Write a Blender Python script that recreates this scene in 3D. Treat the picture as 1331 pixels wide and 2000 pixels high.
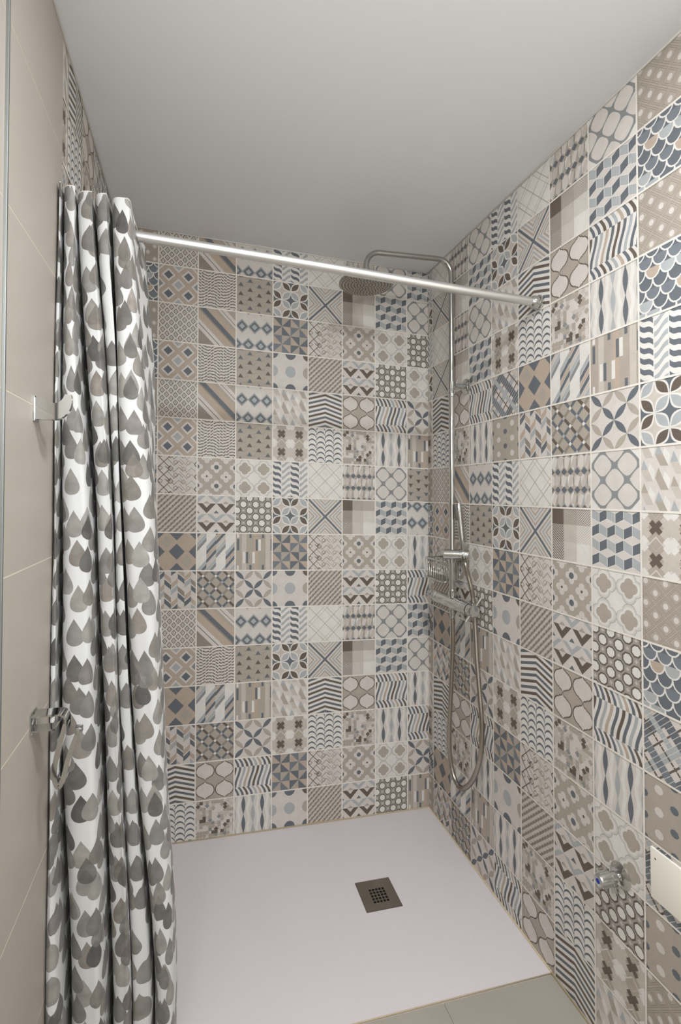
import bpy, bmesh, math, random
from mathutils import Vector, Matrix
from mathutils.geometry import tessellate_polygon

scene = bpy.context.scene
for o in list(bpy.data.objects):
    bpy.data.objects.remove(o, do_unlink=True)
R = math.radians
PI = math.pi

# ------------------------------------------------------------------ camera
cam_data = bpy.data.cameras.new('camera')
cam = bpy.data.objects.new('camera', cam_data)
scene.collection.objects.link(cam)
scene.camera = cam
cam_data.sensor_fit = 'VERTICAL'
cam_data.sensor_height = 36.0
cam_data.sensor_width = 36.0
cam_data.lens = 964.95 / 2000 * 36.0
cam_data.shift_x = 21.94 / 2000
cam_data.shift_y = -47.42 / 2000
cam_data.clip_start = 0.02
cam.rotation_mode = 'XYZ'
cam.rotation_euler = (1.589511, -0.001043, -0.264356)
cam.location = (-1.00940, -2.02497, 1.37323)

# ------------------------------------------------------------------ world, light, exposure
world = bpy.data.worlds.new('world')
scene.world = world
world.use_nodes = True
world.node_tree.nodes['Background'].inputs[0].default_value = (0.80, 0.79, 0.78, 1)
world.node_tree.nodes['Background'].inputs[1].default_value = 0.3

def area_light(name, loc, target, size, power, color, shape='DISK', spread=180):
    d = bpy.data.lights.new(name, 'AREA')
    d.shape = shape
    d.size = size
    if shape == 'RECTANGLE':
        d.size_y = size
    d.energy = power
    d.spread = R(spread)
    d.color = color
    o = bpy.data.objects.new(name, d)
    o.location = loc
    o.rotation_euler = (Vector(target) - Vector(loc)).to_track_quat('-Z', 'Y').to_euler()
    scene.collection.objects.link(o)
    return o

LAMP = (0.925, 0.965, 1.0)
area_light('ceiling_downlight', (-0.66, -1.68, 2.388), (-0.62, -1.50, 0.0), 0.15, 14.5, LAMP)
area_light('ceiling_downlight', (-0.55, -2.45, 2.38), (-0.55, -2.45, 0.0), 0.15, 15.0, LAMP)
area_light('doorway_fill', (-0.84, -3.15, 1.25), (-0.5, 0.0, 1.15), 1.0, 4.0, (0.90, 0.96, 1.0), 'RECTANGLE')  # soft fill added at the unseen doorway behind the camera
area_light('side_fill', (-1.27, -1.95, 1.80), (0.0, -1.45, 1.75), 0.35, 9.0, LAMP, 'RECTANGLE')  # added fill without a fixture, brightens the near right wall and ceiling

scene.view_settings.view_transform = 'Standard'
scene.view_settings.look = 'None'
scene.view_settings.gamma = 1.0
scene.view_settings.use_curve_mapping = False
scene.view_settings.exposure = 0.15

# ------------------------------------------------------------------ room numbers (metres)
S = 0.15                       # side of one printed square
W = 1.3069                     # distance from the right wall to the left wall
AX, AY = -0.03123, 0.00839     # shear fitted to match the view, tilts floor, ceiling and tile rows
W8, W0 = 0.6964 * S, 0.3146 * S   # cut squares in the corner
FRONT = -3.0

def lev(x, y, h=0.0):
    """height of a point h above the (slightly sloping, by the fitted shear) tray level"""
    return h + AX * x + AY * y

def ceil_z(x, y):
    return 15.905 * S + (AX + 0.003) * x + (AY - 0.006) * y

# ------------------------------------------------------------------ helpers
def srgb(c):
    def f(v):
        v /= 255.0
        return v / 12.92 if v <= 0.04045 else ((v + 0.055) / 1.055) ** 2.4
    return tuple(f(v) for v in c)

def material(name, color, rough=0.5, metal=0.0, noise=0.0, nscale=8.0, bump=0.0, bscale=200.0, spec=0.5, emit=None):
    m = bpy.data.materials.new(name)
    m.use_nodes = True
    nt = m.node_tree
    b = nt.nodes['Principled BSDF']
    b.inputs['Roughness'].default_value = rough
    b.inputs['Metallic'].default_value = metal
    b.inputs['Specular IOR Level'].default_value = spec
    c = srgb(color) if max(color) > 1 else color
    tc = nt.nodes.new('ShaderNodeTexCoord')
    n = nt.nodes.new('ShaderNodeTexNoise')
    n.inputs['Scale'].default_value = nscale
    n.inputs['Detail'].default_value = 5
    nt.links.new(tc.outputs['Object'], n.inputs['Vector'])
    mix = nt.nodes.new('ShaderNodeMix')
    mix.data_type = 'RGBA'
    mix.inputs['A'].default_value = (*[v * (1 - noise) for v in c], 1)
    mix.inputs['B'].default_value = (*[min(1, v * (1 + noise)) for v in c], 1)
    nt.links.new(n.outputs['Fac'], mix.inputs['Factor'])
    nt.links.new(mix.outputs['Result'], b.inputs['Base Color'])
    if bump > 0:
        n2 = nt.nodes.new('ShaderNodeTexNoise')
        n2.inputs['Scale'].default_value = bscale
        n2.inputs['Detail'].default_value = 3
        nt.links.new(tc.outputs['Object'], n2.inputs['Vector'])
        bp = nt.nodes.new('ShaderNodeBump')
        bp.inputs['Strength'].default_value = bump
        bp.inputs['Distance'].default_value = 0.002
        nt.links.new(n2.outputs['Fac'], bp.inputs['Height'])
        nt.links.new(bp.outputs['Normal'], b.inputs['Normal'])
    if emit:
        b.inputs['Emission Color'].default_value = (*emit[:3], 1)
        b.inputs['Emission Strength'].default_value = emit[3]
    return m

def link_mesh(name, me, mat=None, parent=None, smooth=False):
    o = bpy.data.objects.new(name, me)
    scene.collection.objects.link(o)
    if mat:
        for mm in (mat if isinstance(mat, (list, tuple)) else [mat]):
            me.materials.append(mm)
    if parent:
        o.parent = parent
        o.matrix_parent_inverse = Matrix.Translation(-parent.location)
    if smooth:
        for p in me.polygons:
            p.use_smooth = True
    return o

def obj(name, bm, mat, parent=None, smooth=False, angle=None):
    me = bpy.data.meshes.new(name)
    bmesh.ops.recalc_face_normals(bm, faces=bm.faces)
    bm.to_mesh(me)
    bm.free()
    o = link_mesh(name, me, mat, parent, smooth or angle is not None)
    if angle is not None:
        me.set_sharp_from_angle(angle=R(angle))
    return o

def tag(o, label=None, cat=None, group=None, kind=None):
    if label: o['label'] = label
    if cat: o['category'] = cat
    if group: o['group'] = group
    if kind: o['kind'] = kind
    return o

def empty(name, loc):
    o = bpy.data.objects.new(name, None)
    o.location = loc
    o.empty_display_size = 0.02
    scene.collection.objects.link(o)
    return o

def add_box(bm, lo, hi, bevel=0.0, seg=2):
    r = bmesh.ops.create_cube(bm, size=1.0)
    vs = r['verts']
    for v in vs:
        v.co = Vector([lo[i] + (v.co[i] + 0.5) * (hi[i] - lo[i]) for i in range(3)])
    if bevel > 0:
        es = list({e for v in vs for e in v.link_edges})
        bmesh.ops.bevel(bm, geom=es, offset=bevel, segments=seg, affect='EDGES', profile=0.6)

def frame_of(d):
    d = Vector(d).normalized()
    a = Vector((0, 0, 1)) if abs(d.z) < 0.9 else Vector((1, 0, 0))
    u = d.cross(a).normalized()
    return u, d.cross(u).normalized()

def add_tube(bm, pts, rad, n=16, cap=True):
    """tube along a polyline with parallel transport; rad is a number or a list"""
    pts = [Vector(p) for p in pts]
    rings = []
    u, v = frame_of(pts[1] - pts[0])
    for i, p in enumerate(pts):
        if i == 0: t = pts[1] - pts[0]
        elif i == len(pts) - 1: t = pts[-1] - pts[-2]
        else: t = (pts[i + 1] - pts[i]).normalized() + (pts[i] - pts[i - 1]).normalized()
        t.normalize()
        u = (u - t * u.dot(t)).normalized()
        v = t.cross(u).normalized()
        r = rad[i] if isinstance(rad, (list, tuple)) else rad
        rings.append([bm.verts.new(p + (u * math.cos(2 * PI * k / n) + v * math.sin(2 * PI * k / n)) * r) for k in range(n)])
    for a, b in zip(rings, rings[1:]):
        for k in range(n):
            bm.faces.new((a[k], a[(k + 1) % n], b[(k + 1) % n], b[k]))
    if cap:
        bm.faces.new(rings[0][::-1])
        bm.faces.new(rings[-1])

def add_lathe(bm, origin, axis, prof, n=32):
    """prof: list of (distance along the axis, radius)"""
    origin = Vector(origin); d = Vector(axis).normalized()
    u, v = frame_of(d)
    rings = []
    for h, r in prof:
        r = max(r, 0.00005)
        rings.append([bm.verts.new(origin + d * h + (u * math.cos(2 * PI * k / n) + v * math.sin(2 * PI * k / n)) * r) for k in range(n)])
    for a, b in zip(rings, rings[1:]):
        for k in range(n):
            bm.faces.new((a[k], a[(k + 1) % n], b[(k + 1) % n], b[k]))
    bm.faces.new(rings[0][::-1]); bm.faces.new(rings[-1])

def arc_pts(path, rad, seg=8):
    """round the inner corners of a polyline"""
    path = [Vector(p) for p in path]
    out = [path[0]]
    for a, b, c in zip(path, path[1:], path[2:]):
        d1 = (a - b).normalized(); d2 = (c - b).normalized()
        ang = d1.angle(d2)
        t = rad / math.tan(ang / 2)
        p1, p2 = b + d1 * t, b + d2 * t
        bis = (d1 + d2).normalized()
        cen = b + bis * (rad / math.sin(ang / 2))
        v1, v2 = (p1 - cen), (p2 - cen)
        for i in range(seg + 1):
            f = i / seg
            w = v1.angle(v2)
            out.append(cen + (v1 * math.sin((1 - f) * w) + v2 * math.sin(f * w)) / math.sin(w))
    out.append(path[-1])
    return out

def catmull(P, sub=8):
    P = [Vector(p) for p in P]
    out = []
    for i in range(len(P) - 1):
        p0 = P[max(i - 1, 0)]; p1 = P[i]; p2 = P[i + 1]; p3 = P[min(i + 2, len(P) - 1)]
        for s in range(sub):
            t = s / sub
            out.append(0.5 * ((2 * p1) + (p2 - p0) * t + (2 * p0 - 5 * p1 + 4 * p2 - p3) * t * t + (3 * p1 - p0 - 3 * p2 + p3) * t ** 3))
    out.append(P[-1])
    return out

# ------------------------------------------------------------------ materials
def tinted_tile_material():
    """glazed cement-look tile: the print comes from the colour attribute of the mesh"""
    m = bpy.data.materials.new('printed_tile')
    m.use_nodes = True
    nt = m.node_tree
    b = nt.nodes['Principled BSDF']
    at = nt.nodes.new('ShaderNodeAttribute'); at.attribute_name = 'tint'
    tc = nt.nodes.new('ShaderNodeTexCoord')
    n = nt.nodes.new('ShaderNodeTexNoise'); n.inputs['Scale'].default_value = 26; n.inputs['Detail'].default_value = 8; n.inputs['Roughness'].default_value = 0.7
    nt.links.new(tc.outputs['Object'], n.inputs['Vector'])
    mr = nt.nodes.new('ShaderNodeMapRange')
    mr.inputs['From Min'].default_value = 0.25; mr.inputs['From Max'].default_value = 0.75
    mr.inputs['To Min'].default_value = 0.90; mr.inputs['To Max'].default_value = 1.06
    nt.links.new(n.outputs['Fac'], mr.inputs['Value'])
    vm = nt.nodes.new('ShaderNodeVectorMath'); vm.operation = 'SCALE'
    nt.links.new(at.outputs['Color'], vm.inputs[0]); nt.links.new(mr.outputs['Result'], vm.inputs['Scale'])
    nt.links.new(vm.outputs['Vector'], b.inputs['Base Color'])
    b.inputs['Roughness'].default_value = 0.55
    b.inputs['Specular IOR Level'].default_value = 0.3
    return m

M_TILE = tinted_tile_material()
M_CEIL = material('ceiling_paint', (232, 232, 233), 0.9, noise=0.02, nscale=3, bump=0.06, bscale=60, spec=0.2)
M_BEIGE = material('beige_stone_tile', (182, 174, 164), 0.42, noise=0.06, nscale=5, spec=0.4)
M_GROUT = material('pale_grout', (222, 212, 196), 0.85, noise=0.03, nscale=60)
M_TRAY = material('slate_textured_white_resin', (223, 216, 217), 0.55, noise=0.02, nscale=6, bump=0.25, bscale=260, spec=0.35)
M_FLOOR = material('grey_porcelain_floor_tile', (170, 164, 153), 0.5, noise=0.10, nscale=7, spec=0.4)
M_SIL = material('aged_silicone', (200, 184, 152), 0.6, noise=0.08, nscale=30)
M_CAULK = material('white_caulk', (226, 224, 218), 0.6)
M_CHROME = material('polished_chrome', (0.62, 0.625, 0.61), 0.07, 1.0)
M_CHROME2 = material('satin_chrome', (0.46, 0.455, 0.43), 0.2, 1.0)
M_ROD = material('brushed_aluminium_rod', (0.78, 0.775, 0.76), 0.36, 1.0)
M_STEEL = material('brushed_steel_plate', (0.30, 0.265, 0.23), 0.35, 1.0, noise=0.15, nscale=14)
M_DARK = material('drain_shade', (22, 20, 18), 0.8)  # dark colour standing in for the shade inside the drain
M_NOZZLE = material('grey_rubber_nozzle', (96, 92, 84), 0.6)
M_HEAD = material('tarnished_chrome_spray_face', (0.42, 0.39, 0.35), 0.35, 1.0, noise=0.25, nscale=90)
M_CREAM = material('cream_plastic_plate', (250, 245, 234), 0.45, noise=0.01)
M_BLUE = material('blue_cold_dot', (24, 44, 140), 0.4)
M_PLASTER = material('wall_plaster', (214, 209, 202), 0.85, noise=0.02)
M_WHITE_PLASTIC = material('white_lamp_trim', (235, 233, 228), 0.4)
M_LAMP = material('lit_diffuser', (255, 250, 240), 0.5, emit=(1.0, 0.95, 0.88, 4.0))

# ------------------------------------------------------------------ printed tile patterns
# every pattern is drawn in a unit square (x right, y down) as flat coloured shapes;
# the shapes become faces of the wall's own mesh, each print layer a hair proud of the last
COL = {k: srgb(v) for k, v in {
    'w': (215, 208, 201),   # cream ground
    'W': (227, 223, 217),   # palest cream
    'l': (201, 192, 182),   # light taupe
    't': (178, 168, 156),   # taupe
    'T': (150, 141, 130),   # dark taupe
    'n': (188, 171, 155),   # tan
    'b': (106, 95, 85),     # brown
    's': (107, 112, 118),   # slate blue
    'B': (122, 128, 134),   # blue grey
    'g': (176, 179, 180),   # light blue grey
    'G': (143, 145, 145),   # mid grey
    'p': (235, 228, 218),   # grout
    'm': (163, 158, 151),   # warm grey
}.items()}

class Pat:
    def __init__(self, base):
        self.base = base
        self.tris = []          # (layer, colour, [(x,y)...]) convex pieces inside the unit square
    def _clip(self, poly):
        for ax, lim, sg in ((0, 0.0, 1), (0, 1.0, -1), (1, 0.0, 1), (1, 1.0, -1)):
            out = []
            for i in range(len(poly)):
                a, b = poly[i - 1], poly[i]
                da, db = (a[ax] - lim) * sg, (b[ax] - lim) * sg
                if da * db < 0:
                    t = da / (da - db)
                    out.append((a[0] + (b[0] - a[0]) * t, a[1] + (b[1] - a[1]) * t))
                if db >= 0:
                    out.append(b)
            poly = out
            if len(poly) < 3:
                return None
        return poly
    def conv(self, pts, c, l=1):
        if max(p[0] for p in pts) <= 0 or min(p[0] for p in pts) >= 1 or max(p[1] for p in pts) <= 0 or min(p[1] for p in pts) >= 1:
            return
        q = self._clip(pts)
        if q: self.tris.append((l, c, q))
    def poly(self, pts, c, l=1):
        for t in tessellate_polygon([[Vector((x, y, 0)) for x, y in pts]]):
            self.conv([pts[i] for i in t], c, l)
    def rect(self, x0, y0, x1, y1, c, l=1):
        self.conv([(x0, y0), (x1, y0), (x1, y1), (x0, y1)], c, l)
    def dia(self, cx, cy, rx, ry, c, l=1):
        self.conv([(cx, cy - ry), (cx + rx, cy), (cx, cy + ry), (cx - rx, cy)], c, l)
    def circ(self, cx, cy, rx, ry, c, l=1, n=20):
        self.conv([(cx + rx * math.cos(2 * PI * k / n), cy + ry * math.sin(2 * PI * k / n)) for k in range(n)], c, l)
    def line(self, a, b, w, c, l=1):
        dx, dy = b[0] - a[0], b[1] - a[1]
        d = math.hypot(dx, dy) or 1
        nx, ny = -dy / d * w / 2, dx / d * w / 2
        self.conv([(a[0] + nx, a[1] + ny), (b[0] + nx, b[1] + ny), (b[0] - nx, b[1] - ny), (a[0] - nx, a[1] - ny)], c, l)
    def path(self, pts, w, c, l=1):
        for a, b in zip(pts, pts[1:]):
            self.line(a, b, w, c, l)
    def ribbon(self, pts, wfun, c, l=1):
        """vertical or horizontal wavy ribbon: pts are (x,y), widened along x"""
        for i in range(len(pts) - 1):
            a, b = pts[i], pts[i + 1]
            wa, wb = wfun(i / (len(pts) - 1)), wfun((i + 1) / (len(pts) - 1))
            self.conv([(a[0] - wa, a[1]), (a[0] + wa, a[1]), (b[0] + wb, b[1]), (b[0] - wb, b[1])], c, l)
    def petal(self, a, b, w, c, l=1, n=7):
        dx, dy = b[0] - a[0], b[1] - a[1]
        d = math.hypot(dx, dy)
        nx, ny = -dy / d, dx / d
        P = []
        for k in range(n + 1):
            f = k / n; h = w * math.sin(PI * f)
            P.append((a[0] + dx * f + nx * h, a[1] + dy * f + ny * h))
        for k in range(n - 1, 0, -1):
            f = k / n; h = w * math.sin(PI * f)
            P.append((a[0] + dx * f - nx * h, a[1] + dy * f - ny * h))
        self.conv(P, c, l)

def rdia(cx, cy, r, k=0.32):
    """diamond with rounded tips"""
    pts = []
    T = [(cx, cy - r), (cx + r, cy), (cx, cy + r), (cx - r, cy)]
    for i in range(4):
        p, a, b = T[i], T[i - 1], T[(i + 1) % 4]
        p1 = (p[0] + (a[0] - p[0]) * k, p[1] + (a[1] - p[1]) * k)
        p2 = (p[0] + (b[0] - p[0]) * k, p[1] + (b[1] - p[1]) * k)
        for s in range(5):
            t = s / 4
            pts.append(((1 - t) ** 2 * p1[0] + 2 * t * (1 - t) * p[0] + t * t * p2[0], (1 - t) ** 2 * p1[1] + 2 * t * (1 - t) * p[1] + t * t * p2[1]))
    return pts

PAT = {}
def pattern(key, base):
    def deco(fn):
        P = Pat(base); fn(P); PAT[key] = P
        return fn
    return deco

@pattern('lozenge', 'w')
def _(P):
    for i in range(-1, 8):
        for j in range(-1, 6):
            for o in (0, .5):
                x, y = (i + o) / 4.55, (j + o) / 4.95
                P.dia(x, y, .064, .080, 'b', 1); P.dia(x, y, .042, .054, 'w', 2); P.dia(x, y, .015, .022, 'T', 3)

@pattern('stripes', 't')
def _(P):
    for a, b, c in ((-1.1, -.55, 'T'), (-.55, -.42, 'w'), (-.42, -.395, 'b'), (-.395, -.28, 'w'), (-.28, -.02, 'n'), (-.02, .03, 'T'), (.03, .19, 's'), (.19, .4, 'n'), (.4, .5, 't'), (.5, .58, 'w'), (.58, .6, 'b'), (.6, .73, 'w'), (.73, 1.1, 't')):
        P.conv([(a, 0), (b, 0), (b + 1, 1), (a + 1, 1)], c, 1)

def ikat(P, f):
    Y = (lambda y: 1 - y) if f else (lambda y: y)
    for x in (.16, .5, .84): 
        P.dia(x, Y(.37), .19, .2, 'g', 1); P.dia(x, Y(.37), .165, .17, 'G', 2); P.dia(x, Y(.37), .135, .135, 's', 3); P.dia(x, Y(.37), .08, .08, 'g', 4)
    for x in (0, .33, .67, 1):
        P.dia(x, Y(.87), .19, .2, 'g', 1); P.dia(x, Y(.87), .165, .17, 'G', 2); P.dia(x, Y(.87), .135, .135, 's', 3); P.dia(x, Y(.87), .08, .08, 'g', 4)
        P.dia(x, Y(0), .06, .05, 'T', 2)
pattern('ikat', 'w')(lambda P: ikat(P, False))
pattern('ikat_down', 'w')(lambda P: ikat(P, True))

@pattern('diamond', 'n')
def _(P):
    for x, y, c in ((.25, .25, 's'), (.75, .25, 's'), (.25, .75, 's'), (.75, .75, 's'), (.5, .5, 'g'), (0, .5, 'G'), (1, .5, 'G'), (.5, 0, 'g'), (.5, 1, 'g'), (0, 0, 't'), (1, 0, 't'), (0, 1, 't'), (1, 1, 't')):
        P.dia(x, y, .205, .205, 't', 1); P.dia(x, y, .18, .18, 'w', 2); P.dia(x, y, .115, .115, c, 3)

@pattern('dashes', 'w')
def _(P):
    rnd = random.Random(4)
    for i in range(12):
        x = (i + .5) / 12
        for j in range(-1, 14):
            y = (j + (.5 if i % 2 else 0)) / 12.5 + .05 * math.sin(2 * PI * x * 1.6)
            a = 38 * math.sin(2 * PI * (x * 1.7 + y * .55)) + rnd.uniform(-5, 5)
            dx, dy = .042 * math.cos(R(a)), .042 * math.sin(R(a))
            P.line((x - dx, y - dy), (x + dx, y + dy), .026, 'b', 1)

def tri(P, f):
    Y = (lambda y: 1 - y) if f else (lambda y: y)
    for i in range(-1, 6):
        for j in range(-1, 5):
            x = .125 + .25 * i; y = .04 + .25 * j + (.125 if i % 2 == 0 else 0)
            P.line((x - .125, Y(y + .122)), (x + .125, Y(y + .122)), .008, 'T', 1)
            P.line((x + .125, Y(y + .122)), (x + .17, Y(y + .05)), .008, 'T', 1)
            P.conv([(x - .072, Y(y + .115)), (x + .072, Y(y + .115)), (x, Y(y + .005))], 's' if (i * 3 + j) % 3 == 0 else 'b', 3)
pattern('triangles', 't')(lambda P: tri(P, False))
pattern('triangles_down', 't')(lambda P: tri(P, True))

@pattern('wave_columns', 'W')
def _(P):
    for c in range(4):
        x0 = c * .25
        for k in range(-2, 9):
            y = k / 6 + .02
            N = 8
            if c % 2 == 0:
                f = lambda t: y + .085 * (t - .5 + .16 * math.sin(2 * PI * t)) * 1.4
                h, col = .042, 's'
            else:
                f = lambda t: y - .10 * (t - .5 - .10 * math.sin(2 * PI * t)) * 1.6 + .04
                h, col = .04, 'g'
            for s in range(N):
                a, b = s / N, (s + 1) / N
                P.conv([(x0 + .008 + .234 * a, f(a) - h), (x0 + .008 + .234 * b, f(b) - h), (x0 + .008 + .234 * b, f(b) + h), (x0 + .008 + .234 * a, f(a) + h)], col, 1)

@pattern('petal_ring', 'l')
def _(P):
    for x, y in ((.5, .5), (.5, 0), (0, .5), (1, .5), (.5, 1), (0, 0), (1, 0), (0, 1), (1, 1)):
        P.dia(x, y, .25, .25, 's', 1)
    e = []
    for sx in (1, -1):
        for sy in (1, -1):
            m = lambda x, y: (.5 + sx * (x - .5), .5 + sy * (y - .5))
            e += [(m(.25, 0), m(.5, .25), 'b'), (m(.5, .25), m(.25, .5), 'g'), (m(.25, .5), m(0, .25), 'b'), (m(0, .25), m(.25, 0), 'g')]
    for a, b, c in e:
        P.petal(a, b, .105, 'W', 2); P.petal((a[0] + (b[0] - a[0]) * .08, a[1] + (b[1] - a[1]) * .08), (a[0] + (b[0] - a[0]) * .92, a[1] + (b[1] - a[1]) * .92), .072, c, 3)

@pattern('lattice', 'W')
def _(P):
    for k, c in ((.5, 't'), (.62, 'l'), (1.0, 't'), (1.38, 'l'), (1.5, 't'), (.12, 'l'), (1.88, 'l')):
        P.line((k, 0), (k - 2, 2), .014, c, 1); P.line((1 - k, 0), (3 - k, 2), .014, c, 1)

@pattern('cross_chevrons', 'w')
def _(P):
    for rot in range(4):
        def tr(x, y):
            for _k in range(rot): x, y = 1 - y, x
            return x, y
        for a, c in ((.1, 't'), (.2, 'g'), (.3, 't'), (.4, 'l')):
            b = a + .052
            P.conv([tr(.5, .5 - a), tr(.5, .5 - b), tr(b, 0), tr(a, 0)], c, 1)
            P.conv([tr(.5, .5 - a), tr(.5, .5 - b), tr(1 - b, 0), tr(1 - a, 0)], c, 1)
    P.line((0, 0), (1, 1), .055, 's', 2); P.line((1, 0), (0, 1), .055, 's', 2)

@pattern('hexagon_columns', 't')
def _(P):
    for r, (y0, y1) in enumerate(((-.03, .32), (.32, .66), (.66, 1.0))):
        for i in range(7):
            x = i / 6 + (0 if r % 2 else 1 / 12)
            h = 1 / 12 * .92
            P.conv([(x, y0 + .02), (x - h, y0 + .10), (x - h, y1 - .10), (x, y1 - .02)], ('W', 'l', 'w')[i % 3], 1)
            P.conv([(x, y0 + .02), (x + h, y0 + .10), (x + h, y1 - .10), (x, y1 - .02)], ('g', 'w', 't')[(i + r) % 3], 1)
            P.conv([(x - h, y1 - .10), (x - h * .1, y0 + .07), (x + h, y0 + .10), (x + .01, y1 - .05)], ('w', 'l')[i % 2], 2)
            if i % 2: P.rect(x + h - .012, y0 + .10, x + h + .014, y1 - .10, 'T', 3)
    for y in (-.02, .32, .66, 1.0):
        for i in range(7):
            P.dia((i + .5) / 6 - 1 / 12, y, .074, .07, 's', 4)

@pattern('plaid', 'w')
def _(P):
    X = (0, .31, .64, 1)
    sp = {(0, 0): ('b', None), (1, 0): ('T', 'l'), (2, 0): ('T', 'w'), (0, 1): ('b', 'l'), (1, 1): ('l', None), (2, 1): ('l', 'W'), (0, 2): ('b', 'w'), (1, 2): ('l', 'w'), (2, 2): ('W', None)}
    for (i, j), (c, h) in sp.items():
        x0, x1, y0, y1 = X[i], X[i + 1], X[j], X[j + 1]
        P.rect(x0, y0, x1, y1, h or c, 1)
        if h:
            n = 7
            for k in range(-n, n + 1):
                q = Pat('w')
                s = (x1 - x0) / n * .9
                # 45 degree hatch clipped to the little square
                a = k / n
                pts = [(a, 1), (a + .075, 1), (a + 1.075, 0), (a + 1.0, 0)]
                cl = q._clip([(px, py) for px, py in pts])
                if cl:
                    P.conv([(x0 + px * (x1 - x0), y0 + py * (y1 - y0)) for px, py in cl], c, 2)

@pattern('ogee', 'W')
def _(P):
    main = ((.25, .25), (.75, .25), (.5, .5), (.25, .75), (.75, .75))
    for x, y in main:
        P.conv(rdia(x, y, .295, .3), 'G', 1)
    for x, y in main + ((0, .5), (1, .5), (.5, 0), (.5, 1)):
        P.conv(rdia(x, y, .232, .38), 'w', 2)
    for x, y in ((.5, .25), (.25, .5), (.75, .5), (.5, .75)):
        P.dia(x, y, .06, .06, 'G', 1)

@pattern('cubes', 'W')
def _(P):
    w = 1 / 6; h = .165; d = .075
    for r in range(-1, 5):
        for i in range(-1, 4):
            x = (i + .5) / 3 + (w if r % 2 else 0); y = .06 + r * .25
            P.conv([(x, y), (x + w, y - d), (x + w, y - d + h), (x, y + h)], 's', 1)
            P.conv([(x, y), (x - w, y - d), (x - w, y - d + h), (x, y + h)], 'g', 1)
            P.conv([(x, y), (x + w, y - d), (x, y - 2 * d), (x - w, y - d)], 'w', 1)
            P.line((x, y), (x, y + h), .012, 'W', 2); P.line((x, y), (x + w, y - d), .010, 'W', 2); P.line((x, y), (x - w, y - d), .010, 'W', 2)
            P.line((x + w, y - d), (x + w, y - d + h), .010, 'W', 2)

@pattern('pinwheel', 't')
def _(P):
    for i in range(4):
        for j in range(4):
            x, y = i / 4, j / 4; s = .25
            c1 = ('s', 'B')[(i // 2 + j // 2) % 2]; c2 = ('n', 't')[(i * 3 + j) % 2]
            TL, TR, BR, BL = (x, y), (x + s, y), (x + s, y + s), (x, y + s)
            q = (i % 2, j % 2)
            if q == (0, 0): d, o = (TL, TR, BR), (TL, BR, BL)
            elif q == (1, 0): d, o = (TR, BR, BL), (TL, TR, BL)
            elif q == (1, 1): d, o = (TL, BR, BL), (TL, TR, BR)
            else: d, o = (TL, TR, BL), (TR, BR, BL)
            P.conv(list(d), c1, 1); P.conv(list(o), c2, 1)

@pattern('dots', 'w')
def _(P):
    for x, y, c in ((0, .5, 'g'), (.5, .5, 'g'), (1, .5, 't'), (0, 0, 's'), (.5, 0, 's'), (1, 0, 'b'), (0, 1, 's'), (.5, 1, 's'), (1, 1, 's')):
        P.circ(x, y, .15, .16, c, 1, 28)

@pattern('meander', 'w')
def _(P):
    def sq(x, y, r, c, w=.018):
        P.path([(x, y - r), (x + r, y), (x, y + r), (x - r, y), (x, y - r)], w, c, 1)
    for k in range(-2, 5):
        y = .16 + k * .335
        P.path([(0.0, y - .16), (.33, y + .17)], .018, 'b', 2); P.path([(0, y + .17), (.30, y - .13), (.20, y - .21)], .018, 'b', 2)
        sq(.33, y + .01 + .16, .07, 'b')
        sq(.08, y + .17, .055, 'T')
    for k in range(-3, 8):
        y = k * .168
        for x0, c in ((.30, 'T'), (.62, 't')):
            sq(x0 + (.12 if k % 2 else 0) + .04, y, .06, c)
            P.path([(x0 - .06, y - .10), (x0 + .12, y + .08), (x0 + .22, y - .02)], .016, c, 1)
            P.path([(x0 + .10, y + .10), (x0 + .24, y - .04), (x0 + .34, y + .06)], .016, c, 1)
    for y in (.2, .53, .86):
        P.path([(1, y - .08), (.93, y), (1, y + .08)], .022, 'b', 2)

@pattern('rope', 'l')
def _(P):
    n = 7
    for k in range(0, 2 * n + 1):
        c = k / n
        P.line((c, 0), (c - 2, 2), .045, 'T', 1)
        for s in range(0, 26):
            f = s / 13.0
            x, y = c - f - .02, f
            P.line((x - .005, y - .022), (x + .018, y + .02), .016, 'b', 2)
            P.line((x + .045, y + .005), (x + .07, y + .035), .014, 'w', 2)

@pattern('flowers', 't')
def _(P):
    def fl(x, y, big):
        for dx, dy in ((.085, 0), (-.085, 0), (0, .085), (0, -.085)):
            P.circ(x + dx, y + dy, .068, .068, 'w', 1, 12)
        P.rect(x - .07, y - .07, x + .07, y + .07, 'w', 1)
        P.circ(x, y, .062 if big else .026, .062 if big else .026, 's' if big else 'b', 3, 12)
    for x, y, b in ((.5, .25, 1), (.5, .75, 1), (.25, .5, 0), (.75, .5, 0), (0, .25, 1), (0, .75, 1), (1, .25, 1), (1, .75, 1), (.25, 0, 0), (.75, 0, 0), (.25, 1, 0), (.75, 1, 0)):
        fl(x, y, b)

@pattern('quatrefoil', 'W')
def _(P):
    def q(x, y, r, c, l):
        for dx, dy in ((1, 0), (-1, 0), (0, 1), (0, -1)):
            P.circ(x + dx * r * .5, y + dy * r * .5, r * .56, r * .56, c, l, 16)
        P.circ(x, y, r * .78, r * .78, c, l, 16)
    for x in (.25, .76):
        for y in (.25, .76):
            q(x, y, .25, 'g', 1); q(x, y, .237, 'w', 2); q(x, y, .20, 'W', 3); q(x, y, .155, 't', 4)

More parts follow.
